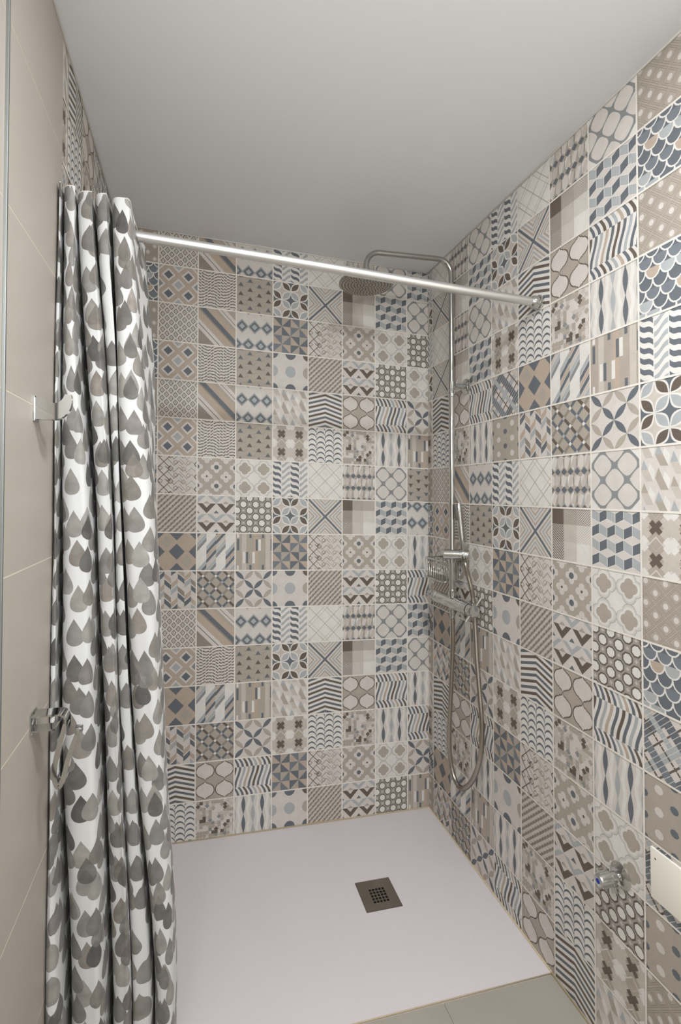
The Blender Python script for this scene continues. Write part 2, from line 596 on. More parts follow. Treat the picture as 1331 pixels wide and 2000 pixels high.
@pattern('vees', 'w')
def _(P):
    for i in range(-1, 3):
        for j in range(2):
            x = .25 + .5 * i; y = .5 * j
            P.conv([(x - .24, y + .22), (x, y + .48), (x + .24, y + .22)], 'b', 1); P.conv([(x - .12, y + .20), (x, y + .33), (x + .12, y + .20)], 'w', 2)
            P.conv([(x - .09, y + .225), (x, y + .15), (x + .09, y + .225)], 't', 3)
            xm = x + .25
            P.conv([(xm - .25, y), (xm, y + .22), (xm + .25, y)], 'g', 1); P.conv([(xm - .13, y), (xm, y + .115), (xm + .13, y)], 'w', 2)
            P.conv([(xm - .07, y + .48), (xm, y + .40), (xm + .07, y + .48)], 's', 3)

def octo(x, y, r):
    return [(x + r * math.cos(PI / 8 + k * PI / 4), y + r * math.sin(PI / 8 + k * PI / 4)) for k in range(8)]

@pattern('octagons', 'm')
def _(P):
    for i in range(-1, 5):
        for j in range(-1, 5):
            for o in (0, .5):
                x, y = (i + o + .15) / 3, (j + o + .15) / 3
                P.conv(octo(x, y, .112), 'b', 1); P.conv(octo(x, y, .084), 'W', 2)
                P.dia(x + 1 / 6, y, .035, .035, 'l', 1)

@pattern('prisms', 'w')
def _(P):
    for i in range(-1, 5):
        for j in range(-1, 5):
            x = i * .25; y = j * .36 + (.18 if i % 2 else 0) - .05 * i
            P.conv([(x, y), (x + .13, y), (x + .22, y + .18), (x + .09, y + .18)], 't' if i % 2 else 'l', 1)
            P.conv([(x, y), (x + .13, y), (x + .055, y - .16)], 'g' if (i + j) % 2 else 't', 1)
            P.conv([(x + .13, y), (x + .22, y + .18), (x + .25, y + .02), (x + .16, y - .10)], 'W', 1)

@pattern('crosses', 'w')
def _(P):
    def X(x, y, r, w, c, l):
        P.line((x - r, y - r), (x + r, y + r), w, c, l); P.line((x - r, y + r), (x + r, y - r), w, c, l)
    for x in (.25, .75):
        for y in (-.26, .24, .74, 1.24):
            X(x, y, .17, .19, 't', 1)
    for x in (0, .5, 1):
        for y in (.24, .74): X(x, y, .14, .16, 'l', 2)
    for x in (.25, .75):
        for y in (.24, .74):
            X(x, y, .085, .085, 'b', 3)
        for y in (.0, .5, 1): P.dia(x, y, .1, .1, 't', 2)
    for x in (0, .5, 1):
        for y in (0, .5, 1): X(x, y, .09, .12, 'W', 3)

@pattern('chevron', 'W')
def _(P):
    n = 8
    for k in range(-2, n + 1):
        y = k / n + .03; h = .062; d = .15; c = 's' if k % 2 else 'b'
        P.conv([(0, y + d), (.5, y), (.5, y + h), (0, y + d + h)], c, 1)
        P.conv([(.5, y), (1, y + d), (1, y + d + h), (.5, y + h)], c, 1)

@pattern('scales', 'W')
def _(P):
    for i in range(-1, 5):
        cx = .25 * i + .125 + .0
        cx = .25 * i + .12
        for k in range(-1, 9):
            y = k * .145 + (.07 if i % 2 else .0) + .02
            N = 8
            out = [(cx - .122 + .244 * s / N, y + .095 - .095 * math.sin(PI * s / N) ** .7) for s in range(N + 1)]
            inn = [(cx - .122 + .244 * s / N, y + .132 - .088 * math.sin(PI * s / N) ** .7) for s in range(N + 1)]
            for s in range(N):
                P.conv([out[s], out[s + 1], inn[s + 1], inn[s]], 's', 1)
        P.rect(cx + .122, 0, cx + .130, 1, 's', 1)

def lantern_pts(cx, cy, r):
    H = [(0, -1.06), (.07, -.9), (.2, -.8), (.33, -.77), (.4, -.68), (.6, -.62), (.82, -.44), (.94, -.22), (.98, 0)]
    P = H + [(x, -y) for x, y in H[::-1][1:]] + [(-x, -y) for x, y in H[1:]] + [(-x, y) for x, y in H[::-1][1:-1]]
    return [(cx + x * r, cy + y * r) for x, y in P]

@pattern('lanterns', 't')
def _(P):
    for x, y in ((.25, .25), (.75, .25), (.25, .75), (.75, .75)):
        P.poly(lantern_pts(x, y, .253), 'b', 1); P.poly(lantern_pts(x, y, .226), 'w', 2)

@pattern('pixels', 'w')
def _(P):
    rnd = random.Random(11)
    n = 13
    dark = {(2, 1), (3, 7), (3, 6), (2, 7), (10, 3), (10, 2), (11, 8), (10, 9), (7, 10), (6, 11), (9, 11), (1, 2), (7, 11)}
    for i in range(n + 1):
        for j in range(n + 1):
            x, y = i / n, j / n
            q = rnd.random()
            c = 'b' if (i, j) in dark else ('t' if q < .34 else ('l' if q < .55 else ('G' if q < .60 else None)))
            if c:
                if rnd.random() < .5: P.dia(x, y, .062, .062, c, 1 if c != 'b' else 2)
                else: P.rect(x - .042, y - .042, x + .042, y + .042, c, 1 if c != 'b' else 2)

@pattern('waves', 'W')
def _(P):
    cs = ['s', 's', 'b', 's', 'g', 'n', 's', 'b', 's', 'g', 's']
    for y0, y1, a, sh in ((0, .24, .11, 0), (.24, .77, .13, .4), (.77, 1.0, .11, 0)):
        for k in range(-2, 10):
            N = 10; pts = []
            for s in range(N + 1):
                f = s / N
                if y1 - y0 > .3: x = k * .12 + .03 + a * (.5 + .5 * math.cos(PI * f))
                else: x = k * .12 + .0 + a * math.sin(PI / 2 * f)
                pts.append((x, y0 + (y1 - y0) * f))
            P.ribbon(pts, lambda t: .031, cs[(k + (3 if y1 - y0 > .3 else 0)) % 11], 1)

@pattern('beads', 'w')
def _(P):
    for x, c, o in ((0, 'g', .25), (.25, 's', 0), (.5, 'g', .25), (.75, 's', 0), (1, 'g', .25)):
        for k in range(-1, 3):
            y0 = k * .5 + o; N = 8
            pts = [(x, y0 + .5 * s / N) for s in range(N + 1)]
            P.ribbon(pts, lambda t: .004 + .050 * math.sin(PI * t) ** 1.3, c, 1)
    for x in (.125, .375, .625, .875):
        P.ribbon([(x + .02 * math.sin(4 * PI * s / 20), s / 20) for s in range(21)], lambda t: .035, 'W', 1)

@pattern('bars', 't')
def _(P):
    for x, c in ((.18, 'l'), (.36, 't'), (.5, 'n'), (.82, 'l')): P.rect(x, 0, x + .12, 1, c, 1)
    for x0, y0, x1, y1, c in ((.05, .15, .11, .46, 's'), (.05, 0, .11, .12, 'W'), (.38, 0, .44, .13, 's'), (.72, 0, .78, .13, 's'), (.55, .16, .61, .47, 's'), (.62, .16, .69, .47, 'W'), (.21, .5, .27, .8, 'W'), (.29, .5, .35, .81, 's'), (.46, .5, .53, .81, 'W'), (.38, .85, .44, 1, 's'), (.72, .85, .78, 1, 's'), (.96, .15, 1, .46, 's'), (.05, .86, .1, 1, 'W'), (.82, .47, .96, .5, 'l')):
        P.rect(x0, y0, x1, y1, c, 2)

@pattern('petals', 'w')
def _(P):
    for sx in (1, -1):
        for sy in (1, -1):
            m = lambda x, y: (.5 + sx * (x - .5), .5 + sy * (y - .5))
            P.petal(m(0, 0), m(.25, .25), .058, 's'); P.petal(m(.25, .25), m(.5, .5), .058, 's')
            P.petal(m(.5, 0), m(.25, .25), .058, 't'); P.petal(m(0, .5), m(.25, .25), .058, 't')

@pattern('argyle', 'n')
def _(P):
    for x, y in ((.5, .5), (0, .5), (1, .5), (.5, 0), (.5, 1), (0, 0), (1, 0), (0, 1), (1, 1)):
        P.dia(x, y, .20, .21, 's', 1)
    for x, y in ((.25, .25), (.75, .75)): P.dia(x, y, .17, .17, 't', 1)

@pattern('slashes', 'W')
def _(P):
    cs = ['s', 'W', 'g', 'l', 'W', 's', 'g', 'W', 'n', 'G', 'W']
    for i in range(4):
        x0, x1 = i * .25, i * .25 + .25
        for k in range(-1, 11):
            y = k * .118 + (.05, .0, .09, .03)[i]
            c = cs[(i * 4 + k * 3) % 11]
            if c != 'W': P.conv([(x0, y), (x1, y - .29), (x1, y - .29 + .108), (x0, y + .108)], c, 1)

@pattern('braid', 'w')
def _(P):
    cs = ('s', 'w', 'n', 'g', 'w', 'T', 's', 'w', 'n')
    for i in range(6):
        x0 = i / 6 + .03; x1 = x0 + 1 / 6; sg = 1 if i % 2 else -1
        for k in range(-2, 8):
            y = k * .165 + (.0, .05, .02, .07, .0, .04)[i]
            c = cs[(i * 2 + k * 4) % 9]
            if c != 'w':
                a, b = (0, .15) if sg > 0 else (.15, 0)
                P.conv([(x0, y + a), (x0 + .09, y + (a + b) * .5), (x1, y + b), (x1, y + b + .125), (x0 + .09, y + (a + b) * .5 + .13), (x0, y + a + .125)], c, 1)

@pattern('cross_grid', 't')
def _(P):
    for i in range(-1, 5):
        for j in range(-1, 5):
            for o in (0, .5):
                x, y = (i + o) / 3 + 1 / 6, (j + o) / 3 + .14
                P.line((x, y), (x + 1 / 6, y + 1 / 6), .062, 's' if (i + j) % 2 else 'b', 1)
                P.line((x, y), (x - 1 / 6, y + 1 / 6), .062, 'T' if (i + j) % 2 else 's', 1)
    for i in range(-1, 5):
        for j in range(-1, 5):
            for o in (0, .5):
                x, y = (i + o) / 3 + 1 / 6, (j + o) / 3 + .14
                P.dia(x, y, .044, .044, 'W' if o == 0 else 'g', 3)
                P.dia(x + 1 / 6, y, .10, .10, 't', 2)

@pattern('spots', 't')
def _(P):
    for x in (.25, .75):
        for y in (.17, .5, .83): P.circ(x, y, .075, .07, 'w', 1, 8)
    for x in (0, .5, 1):
        for y in (0, .33, .66, 1): P.circ(x, y, .07, .062, 's', 1, 8)

@pattern('oval_net', 't')
def _(P):
    for i in range(-1, 5):
        for j in range(-1, 5):
            for o in (0, .5):
                x, y = (i + o + .2) / 3, (j + o + .2) / 3
                P.dia(x, y, .150, .150, 'T', 1); P.dia(x, y, .138, .138, 't', 2)
                P.dia(x, y, .118, .118, 'T', 3); P.dia(x, y, .106, .106, 't', 4)
                P.circ(x, y, .042, .047, 'w', 5, 10)

@pattern('fish_scales', 's')
def _(P):
    rnd = random.Random(3)
    for j in range(7, -2, -1):
        for i in range(-1, 6):
            cx = i * .25 + (.125 if j % 2 else 0); cy = j * .165 - .05
            q = rnd.random()
            c = 'n' if q < .12 else ('g' if q < .28 else ('B' if q < .6 else 's'))
            l = 2 + (6 - j) * 2 if j <= 6 else 1
            l = 1 + (7 - j) * 2
            U = lambda r, rh: [(cx - r, cy - .02)] + [(cx - r * math.cos(PI * s / 8), cy + rh * math.sin(PI * s / 8)) for s in range(9)] + [(cx + r, cy - .02)]
            P.conv(U(.137, .165), 'W', l); P.conv(U(.113, .140), c, l + 1)

@pattern('tartan', 'w')
def _(P):
    for k, w, c, l in ((.18, .09, 'l', 1), (.4, .2, 's', 2), (.72, .035, 'b', 2), (1.0, .14, 'g', 1), (1.25, .03, 'b', 2), (1.55, .16, 's', 2), (1.8, .03, 'b', 2)):
        P.line((k, 0), (k - 2, 2), w, c, l)
    for k, w, c, l in ((-.75, .035, 'b', 3), (-.5, .15, 'B', 4), (-.2, .03, 'b', 3), (.0, .10, 'g', 3), (.28, .16, 's', 4), (.6, .035, 'b', 3), (.8, .12, 'l', 3)):
        P.line((k, 0), (k + 2, 2), w, c, l)
    for k in range(1, 20):
        P.line((k / 10, 0), (k / 10 - 2, 2), .008, 'w', 5)

def _apart(p, q, eps=1e-4):
    # separating axis test for two convex pieces
    for A, B in ((p, q), (q, p)):
        for i in range(len(A)):
            (x0, y0), (x1, y1) = A[i - 1], A[i]
            nx, ny = y1 - y0, x0 - x1
            d = math.hypot(nx, ny)
            if d < 1e-7: continue
            nx /= d; ny /= d
            a = [x * nx + y * ny for x, y in A]; b = [x * nx + y * ny for x, y in B]
            if max(a) <= min(b) + eps or max(b) <= min(a) + eps: return True
    return False

def stack_levels(P):
    """lift every print piece just above the pieces it overlaps, so no two faces coincide"""
    T = sorted(P.tris, key=lambda t: t[0])
    done = []
    for l, c, q in T:
        xs_ = [p[0] for p in q]; ys_ = [p[1] for p in q]
        bb = (min(xs_), max(xs_), min(ys_), max(ys_))
        lvl = 1
        for b2, q2, l2 in done:
            if l2 >= lvl and bb[0] < b2[1] - 1e-4 and bb[1] > b2[0] + 1e-4 and bb[2] < b2[3] - 1e-4 and bb[3] > b2[2] + 1e-4 and not _apart(q, q2):
                lvl = l2 + 1
        done.append((bb, q, lvl))
    P.tris = [(lv, c, q) for (l, c, q), (_b, _q, lv) in zip(T, done)]
    return max([d[2] for d in done] or [0])

for _P in PAT.values():
    stack_levels(_P)

# which print sits where, top row first -------------------------------------------------
N = {'A': 'lozenge', 'B': 'stripes', 'C': 'ikat', 'c': 'ikat_down', 'D': 'diamond', 'E': 'dashes', 'F': 'triangles', 'f': 'triangles_down',
     'G': 'wave_columns', 'H': 'petal_ring', 'I': 'lattice', 'J': 'cross_chevrons', 'K': 'hexagon_columns', 'L': 'plaid', 'M': 'ogee', 'N': 'cubes',
     'O': 'pinwheel', 'P': 'dots', 'Q': 'meander', 'R': 'rope', 'S': 'flowers', 'T': 'quatrefoil', 'U': 'vees', 'V': 'octagons', 'W': 'prisms',
     'X': 'crosses', 'Y': 'chevron', 'Z': 'scales', 'a': 'lanterns', 'b': 'pixels', 'w': 'waves', 'd': 'beads', 'e': 'bars', 'p': 'petals',
     'g': 'argyle', 'h': 'slashes', 'i': 'braid', 'j': 'cross_grid', 'k': 'spots', 'l': 'oval_net', 'm': 'fish_scales', 'n': 'tartan'}
BACK = ['lmlmlmhjGHnklmnk',      # leftmost, behind the curtain
        'ADADADQRgiADgiYZ', 'BEBEBESUhjBEhjab', 'CFCFCFTVepCFepwd',
        'GHOPWXGHOPGHWXOP', 'IJQRYZIJQRIJYZQR', 'KLSUabKLSUKLabSU',
        'MNTVwdMNTVMNwdTV', 'NMVTpefcdwNMdwpe']
RIGHT = ['GHGHWXlmOPnkWXnk', 'IJIJYZADQRgiYZgi', 'KLKLabBESUhjabhj', 'MNMNwdCFTVepwdep',
         'GHWXnkGHOPWXOPdw', 'IJYZgiIJQRYZQRba', 'KLabhjKLSUabSUZY', 'MNwdepMNTVwdTVXW',
         'lmlmGHWXlmnknklm', 'ADBEIJYZMNTVadhj']
LEFT = ['WXnkWXOPWXnkOPWX', 'YZgiYZQRIJYZQRYZ', 'abhjabSUKLabSUab', 'wdepwdTVMNwdTVwd', 'GHnkGHOPWXGHOPGH', 'IJgiIJQRYZIJQRIJ']

def tiled_wall(name, cells, base_pt, udir, ndir, thick=0.05, extent=None):
    """cells: (u0, u1, row, key, clip_hi, cut) ; point = base + u*udir, z up; ndir = room side"""
    verts, faces, tint = [], [], []
    ud, nd = Vector(udir), Vector(ndir)
    def add(poly, col, off):
        n0 = len(verts)
        for u, z in poly:
            p = base_pt + ud * u
            p = Vector((p.x, p.y, z + AX * p.x + AY * p.y)) + nd * off
            verts.append(p)
        # face the room
        a, b, c = verts[n0], verts[n0 + 1], verts[n0 + 2]
        idx = list(range(n0, n0 + len(poly)))
        ar = sum(poly[i - 1][0] * poly[i][1] - poly[i][0] * poly[i - 1][1] for i in range(len(poly)))
        nrm = ud.cross(Vector((0, 0, 1)))
        if (nrm.dot(nd) > 0) != (ar > 0): idx.reverse()
        faces.append(idx); tint.append(col)
    for u0, row, key, umin, umax in cells:
        P = PAT[key]
        ztop = (16 - row) * S
        top = 15.985 * S if row == 0 else ztop
        def clipped(poly):
            q = poly
            for ax, lim, sg in ((0, umin, 1), (0, umax, -1), (1, top, -1)):
                out = []
                for i in range(len(q)):
                    a, b = q[i - 1], q[i]
                    da, db = (a[ax] - lim) * sg, (b[ax] - lim) * sg
                    if da * db < 0:
                        t = da / (da - db); out.append((a[0] + (b[0] - a[0]) * t, a[1] + (b[1] - a[1]) * t))
                    if db >= 0: out.append(b)
                q = out
                if len(q) < 3: return None
            return q
        mp = lambda x, y: (u0 + x * S, ztop - y * S)
        q = clipped([mp(0, 0), mp(1, 0), mp(1, 1), mp(0, 1)])
        if not q: continue
        add(q, COL[P.base], 0)
        cut = umin > u0 + 1e-5 or umax < u0 + S - 1e-5 or row == 0
        for l, c, poly in P.tris:
            q = [mp(*p) for p in poly]
            if cut: q = clipped(q)
            if q: add(q, COL[c], 0.00005 * l)
        g = S * .0165
        for k_, r in enumerate(([(u0, ztop), (u0 + g, ztop), (u0 + g, ztop - S), (u0, ztop - S)], [(u0 + S - g, ztop), (u0 + S, ztop), (u0 + S, ztop - S), (u0 + S - g, ztop - S)],
                  [(u0 + g, ztop), (u0 + S - g, ztop), (u0 + S - g, ztop - g), (u0 + g, ztop - g)], [(u0 + g, ztop - S + g), (u0 + S - g, ztop - S + g), (u0 + S - g, ztop - S), (u0 + g, ztop - S)])):
            q = clipped(r)
            if q: add(q, COL['p'], 0.0013)
    # the wall behind the tiles
    (ua, ub), bz, tz = extent
    P0 = []
    for u in (ua, ub):
        for z in (bz, tz):
            for o in (-0.0005, -thick):
                p = base_pt + ud * u
                P0.append(Vector((p.x, p.y, z + AX * p.x + AY * p.y)) + nd * o)
    n0 = len(verts); verts.extend(P0)
    # indices: u0:(z0:0,1 z1:2,3) u1:(z0:4,5 z1:6,7)
    for f in ((0, 2, 6, 4), (1, 5, 7, 3), (0, 4, 5, 1), (2, 3, 7, 6), (0, 1, 3, 2), (4, 6, 7, 5)):
        faces.append([n0 + i for i in f]); tint.append(COL['p'])
    me = bpy.data.meshes.new(name)
    me.from_pydata([tuple(v) for v in verts], [], faces)
    at = me.color_attributes.new('tint', 'FLOAT_COLOR', 'CORNER')
    data = []
    for f, c in zip(faces, tint):
        data.extend((c[0], c[1], c[2], 1.0) * len(f))
    at.data.foreach_set('color', data)
    o = link_mesh(name, me, M_TILE)
    tag(o, kind='structure')
    return o

TOPZ = 16.25 * S
# back wall, u runs from the left wall (u=0) to the right corner (u=W)
cells = []
for ci in range(9):
    u1 = W - W8 - (7 - ci) * S if ci < 8 else W - W8 + S
    u0 = u1 - S
    for row in range(16):
        cells.append((u0, row, N[BACK[ci][row]], max(u0, 0.0), min(u1, W)))
tiled_wall('wall_back', cells, Vector((-W, 0, 0)), (1, 0, 0), (0, -1, 0), extent=((-0.06, W + 0.06), -0.06, TOPZ))
# right wall, u runs from the corner (u=0) toward the camera
cells = []
for ci in range(10):
    u1 = W0 + ci * S
    for row in range(16):
        cells.append((u1 - S, row, N[RIGHT[ci][row]], max(u1 - S, 0.0), u1))
tiled_wall('wall_right', cells, Vector((0, 0, 0)), (0, -1, 0), (-1, 0, 0), extent=((0.0, -FRONT), -0.06, TOPZ))
# left wall, u runs from the beige tiles (u=0) to the corner
YB = 0.797
cells = []
for ci in range(6):
    u0 = YB - (ci + 1) * S + 0.0
    for row in range(16):
        cells.append((u0, row, N[LEFT[5 - ci][row]], max(u0, 0.0), u0 + S))
tiled_wall('wall_left', cells, Vector((-W, -YB, 0)), (0, 1, 0), (1, 0, 0), extent=((FRONT + YB, YB), -0.06, TOPZ))

# ------------------------------------------------------------------ the rest of the shell
def quad_prism(bm, pts, dz):
    """horizontal slab: pts (x,y,z) top corners, extruded down by dz"""
    top = [bm.verts.new(p) for p in pts]
    bot = [bm.verts.new((p[0], p[1], p[2] - dz)) for p in pts]
    bm.faces.new(top); bm.faces.new(bot[::-1])
    n = len(pts)
    for i in range(n):
        bm.faces.new((top[i], bot[i], bot[(i + 1) % n], top[(i + 1) % n]))

def slab(name, x0, x1, y0, y1, zf, dz, mat):
    bm = bmesh.new()
    quad_prism(bm, [(x, y, zf(x, y)) for x, y in ((x0, y0), (x1, y0), (x1, y1), (x0, y1))], dz)
    return obj(name, bm, mat)

TRAY_F = -0.783
# beige stone tiles on the front part of the left wall
bm = bmesh.new()
ys = [-YB - 0.0012, -1.1365, -1.7365, -2.3365, FRONT]
zs = [0.0] + [0.605 + 0.3030 * k for k in range(-1, 6)] + [2.45]
for ya, yb in zip(ys, ys[1:]):
    for za, zb in zip(zs, zs[1:]):
        y0, y1 = yb + 0.0012, ya - 0.0012
        vs = []
        for x in (-W - 0.004, -W + 0.0008):
            for y in (y0, y1):
                for z in (za + 0.0012, zb - 0.0012):
                    vs.append(bm.verts.new((x, y, z + AX * x + AY * y)))
        for f in ((0, 1, 3, 2), (4, 6, 7, 5), (0, 4, 5, 1), (2, 3, 7, 6), (0, 2, 6, 4), (1, 5, 7, 3)):
            bm.faces.new([vs[i] for i in f])
tag(obj('wall_left', bm, M_BEIGE), kind='structure')
bm = bmesh.new()
for ya in ys[:-1]:
    add_box(bm, (-W - .002, ya - .0012, -.02), (-W + .0005, ya + .0012, 2.42))
for za in zs[1:-1]:
    vs = []
    for x in (-W - 0.002, -W + 0.0005):
        for y in (FRONT, -YB):
            for z in (za - 0.0013, za + 0.0013):
                vs.append(bm.verts.new((x, y, z + AX * x + AY * y)))
    for f in ((0, 1, 3, 2), (4, 6, 7, 5), (0, 4, 5, 1), (2, 3, 7, 6), (0, 2, 6, 4), (1, 5, 7, 3)):
        bm.faces.new([vs[i] for i in f])
tag(obj('wall_left', bm, M_GROUT), kind='structure')
# metal edge strip closing the beige tiles
bm = bmesh.new(); add_box(bm, (-W + 0.0005, -1.1430, -0.03), (-W + 0.0060, -1.1375, 2.42), 0.001)
tag(obj('trim_1', bm, material('grey_metal_edge', (0.36, 0.38, 0.37), .5, 1.0)), kind='structure')

# ceiling, floor
tag(slab('ceiling', -W - 0.06, 0.06, FRONT - 0.05, 0.06, lambda x, y: ceil_z(x, y) + 0.06, 0.06, M_CEIL), kind='structure')
bm = bmesh.new()
fx = [-W - 0.05, -0.93, -0.3515, 0.05]
fy = [TRAY_F - 0.0035, -1.385, -1.985, -2.585, FRONT - 0.02]
for xa, xb in zip(fx, fx[1:]):
    for ya, yb in zip(fy, fy[1:]):
        quad_prism(bm, [(x, y, lev(x, y, -0.004)) for x, y in ((xa + .001, yb + .001), (xb - .001, yb + .001), (xb - .001, ya - .001), (xa + .001, ya - .001))], 0.01)
tag(obj('floor', bm, M_FLOOR), kind='structure')
tag(slab('floor', -W - 0.05, 0.05, FRONT - 0.05, 0.05, lambda x, y: lev(x, y, -0.0072), 0.05, M_GROUT), kind='structure')
# the wall behind the photographer, with its doorway left open
bm = bmesh.new()
add_box(bm, (-W - 0.05, FRONT - 0.06, -0.05), (-1.25, FRONT, 2.5))
add_box(bm, (-0.43, FRONT - 0.06, -0.05), (0.05, FRONT, 2.5))
add_box(bm, (-1.25, FRONT - 0.06, 2.05), (-0.43, FRONT, 2.5))
tag(obj('wall_front', bm, M_PLASTER), kind='structure')

# caulk lines where the tiles meet the ceiling, silicone round the tray
def bead(name, pts, r, mat):
    bm = bmesh.new(); add_tube(bm, pts, r, 8)
    return tag(obj(name, bm, mat, smooth=True), kind='structure')
e = 0.002
bead('trim_2', [(-e, y, ceil_z(0, y) - e) for y in (0, FRONT)], 0.0028, M_CAULK)
bead('trim_3', [(x, -e, ceil_z(x, 0) - e) for x in (-W, 0)], 0.0026, M_CAULK)
bead('trim_4', [(-W + e, y, ceil_z(-W, y) - e) for y in (0, FRONT)], 0.0030, M_CAULK)
bead('trim_5', [(-W, -.0015, lev(-W, 0)), (-.0015, -.0015, lev(0, 0)), (-.0015, TRAY_F, lev(0, TRAY_F))], 0.0032, M_SIL)
bead('trim_6', [(-W, TRAY_F - .001, lev(-W, TRAY_F, -.002)), (0, TRAY_F - .001, lev(0, TRAY_F, -.002))], 0.0016, M_SIL)
bead('trim_7', [(-.001, TRAY_F, lev(0, TRAY_F, -.003)), (-.001, FRONT, lev(0, FRONT, -.003))], 0.004, M_SIL)

# ------------------------------------------------------------------ shower tray with its drain
DX0, DX1, DY0, DY1 = -0.4573, -0.3310, -0.4658, -0.3393
bm = bmesh.new()
xs = [-W + .002, DX0 - .001, DX1 + .001, -.002]
yy = [TRAY_F, DY0 - .001, DY1 + .001, -.002]
def tz(x, y):
    d = math.hypot(x + .394, y + .40)
    return lev(x, y, -0.0035 * max(0, 1 - d / .9))
# fine grid so that the tray falls gently to its drain
gx = sorted(set([xs[0] + (xs[1] - xs[0]) * i / 12 for i in range(13)] + [xs[1] + (xs[2] - xs[1]) * i / 2 for i in range(3)] + [xs[2] + (xs[3] - xs[2]) * i / 6 for i in range(7)]))
gy = sorted(set([yy[0] + (yy[1] - yy[0]) * i / 6 for i in range(7)] + [yy[1] + (yy[2] - yy[1]) * i / 2 for i in range(3)] + [yy[2] + (yy[3] - yy[2]) * i / 6 for i in range(7)]))
V = {}
for i, x in enumerate(gx):
    for j, y in enumerate(gy):
        V[i, j] = bm.verts.new((x, y, tz(x, y)))
for i in range(len(gx) - 1):
    for j in range(len(gy) - 1):
        cx, cy = (gx[i] + gx[i + 1]) / 2, (gy[j] + gy[j + 1]) / 2
        if xs[1] < cx < xs[2] and yy[1] < cy < yy[2]: continue
        bm.faces.new((V[i, j], V[i + 1, j], V[i + 1, j + 1], V[i, j + 1]))
ext = bmesh.ops.extrude_face_region(bm, geom=list(bm.faces))
for v in [g for g in ext['geom'] if isinstance(g, bmesh.types.BMVert)]:
    v.co.z -= 0.03
tray = obj('shower_tray', bm, M_TRAY, angle=30)
tag(tray, 'large flat white resin shower tray with a fine stone texture, level with the grey floor', 'shower tray')

# drain cover: steel plate with five by five square holes
zc = tz(-.394, -.40) + 0.0016
drain = empty('drain_cover', ((DX0 + DX1) / 2, (DY0 + DY1) / 2, zc))
tag(drain, 'square brushed steel drain cover with a grid of small holes, set in the white tray', 'drain cover')
bm = bmesh.new()
hx0, hx1 = -0.4235, -0.3645
hy0, hy1 = -0.4395, -0.3765
def cuts(a, b, h0, h1, n=5, f=.70):
    st = (h1 - h0) / n
    o = [a]
    for k in range(n):
        o += [h0 + st * (k + .5 - f / 2), h0 + st * (k + .5 + f / 2)]
    return o + [b]
cx_, cy_ = cuts(DX0, DX1, hx0, hx1), cuts(DY0, DY1, hy0, hy1)
V = {}
def dz(x, y): return zc + AX * (x + .394) + AY * (y + .4026)
for i, x in enumerate(cx_):
    for j, y in enumerate(cy_):
        V[i, j] = bm.verts.new((x, y, dz(x, y)))
for i in range(len(cx_) - 1):
    for j in range(len(cy_) - 1):
        if i % 2 == 1 and j % 2 == 1 and 0 < i < 10 and 0 < j < 10: continue
        bm.faces.new((V[i, j], V[i + 1, j], V[i + 1, j + 1], V[i, j + 1]))
ext = bmesh.ops.extrude_face_region(bm, geom=list(bm.faces))
for v in [g for g in ext['geom'] if isinstance(g, bmesh.types.BMVert)]:
    v.co.z -= 0.002
obj('plate', bm, M_STEEL, drain)
bm = bmesh.new(); quad_prism(bm, [(x, y, dz(x, y) - .0036) for x, y in ((DX0, DY0), (DX1, DY0), (DX1, DY1), (DX0, DY1))], .0012)  # thin dark sheet close under the plate, paints the depth of the drain as shade
tag(obj('drain_shade_sheet', bm, M_DARK, drain), label='thin dark sheet under the holes, coloured as the shade inside the drain')

# ------------------------------------------------------------------ curtain rod
Y_ROD = -0.745
RA, RB = Vector((-W + .001, -0.739, 2.0205)), Vector((-.001, -0.751, 1.9645))
rod = empty('curtain_rod', RB)
tag(rod, 'straight metal shower rod running across the opening under the ceiling', 'curtain rod')
bm = bmesh.new(); add_tube(bm, [RA, RB - (RB - RA).normalized() * .018], 0.0128, 28)
obj('rod', bm, M_ROD, rod, angle=40)
for P, s in ((RB, 1), (RA, -1)):
    bm = bmesh.new()
    d = (RA - RB).normalized() * s
    add_lathe(bm, P, d, [(0, .0215), (.003, .0225), (.007, .0225), (.009, .019), (.012, .0185), (.024, .0185), (.027, .0175), (.029, .0150), (.031, .0135)], 36)
    add_tube(bm, [P + d * .016 + Vector((0, -.017, 0)), P + d * .016 + Vector((0, -.0225, 0))], .0032, 10)
    tag(obj('end_bracket', bm, M_CHROME, rod, angle=35), label='polished chrome end bracket')

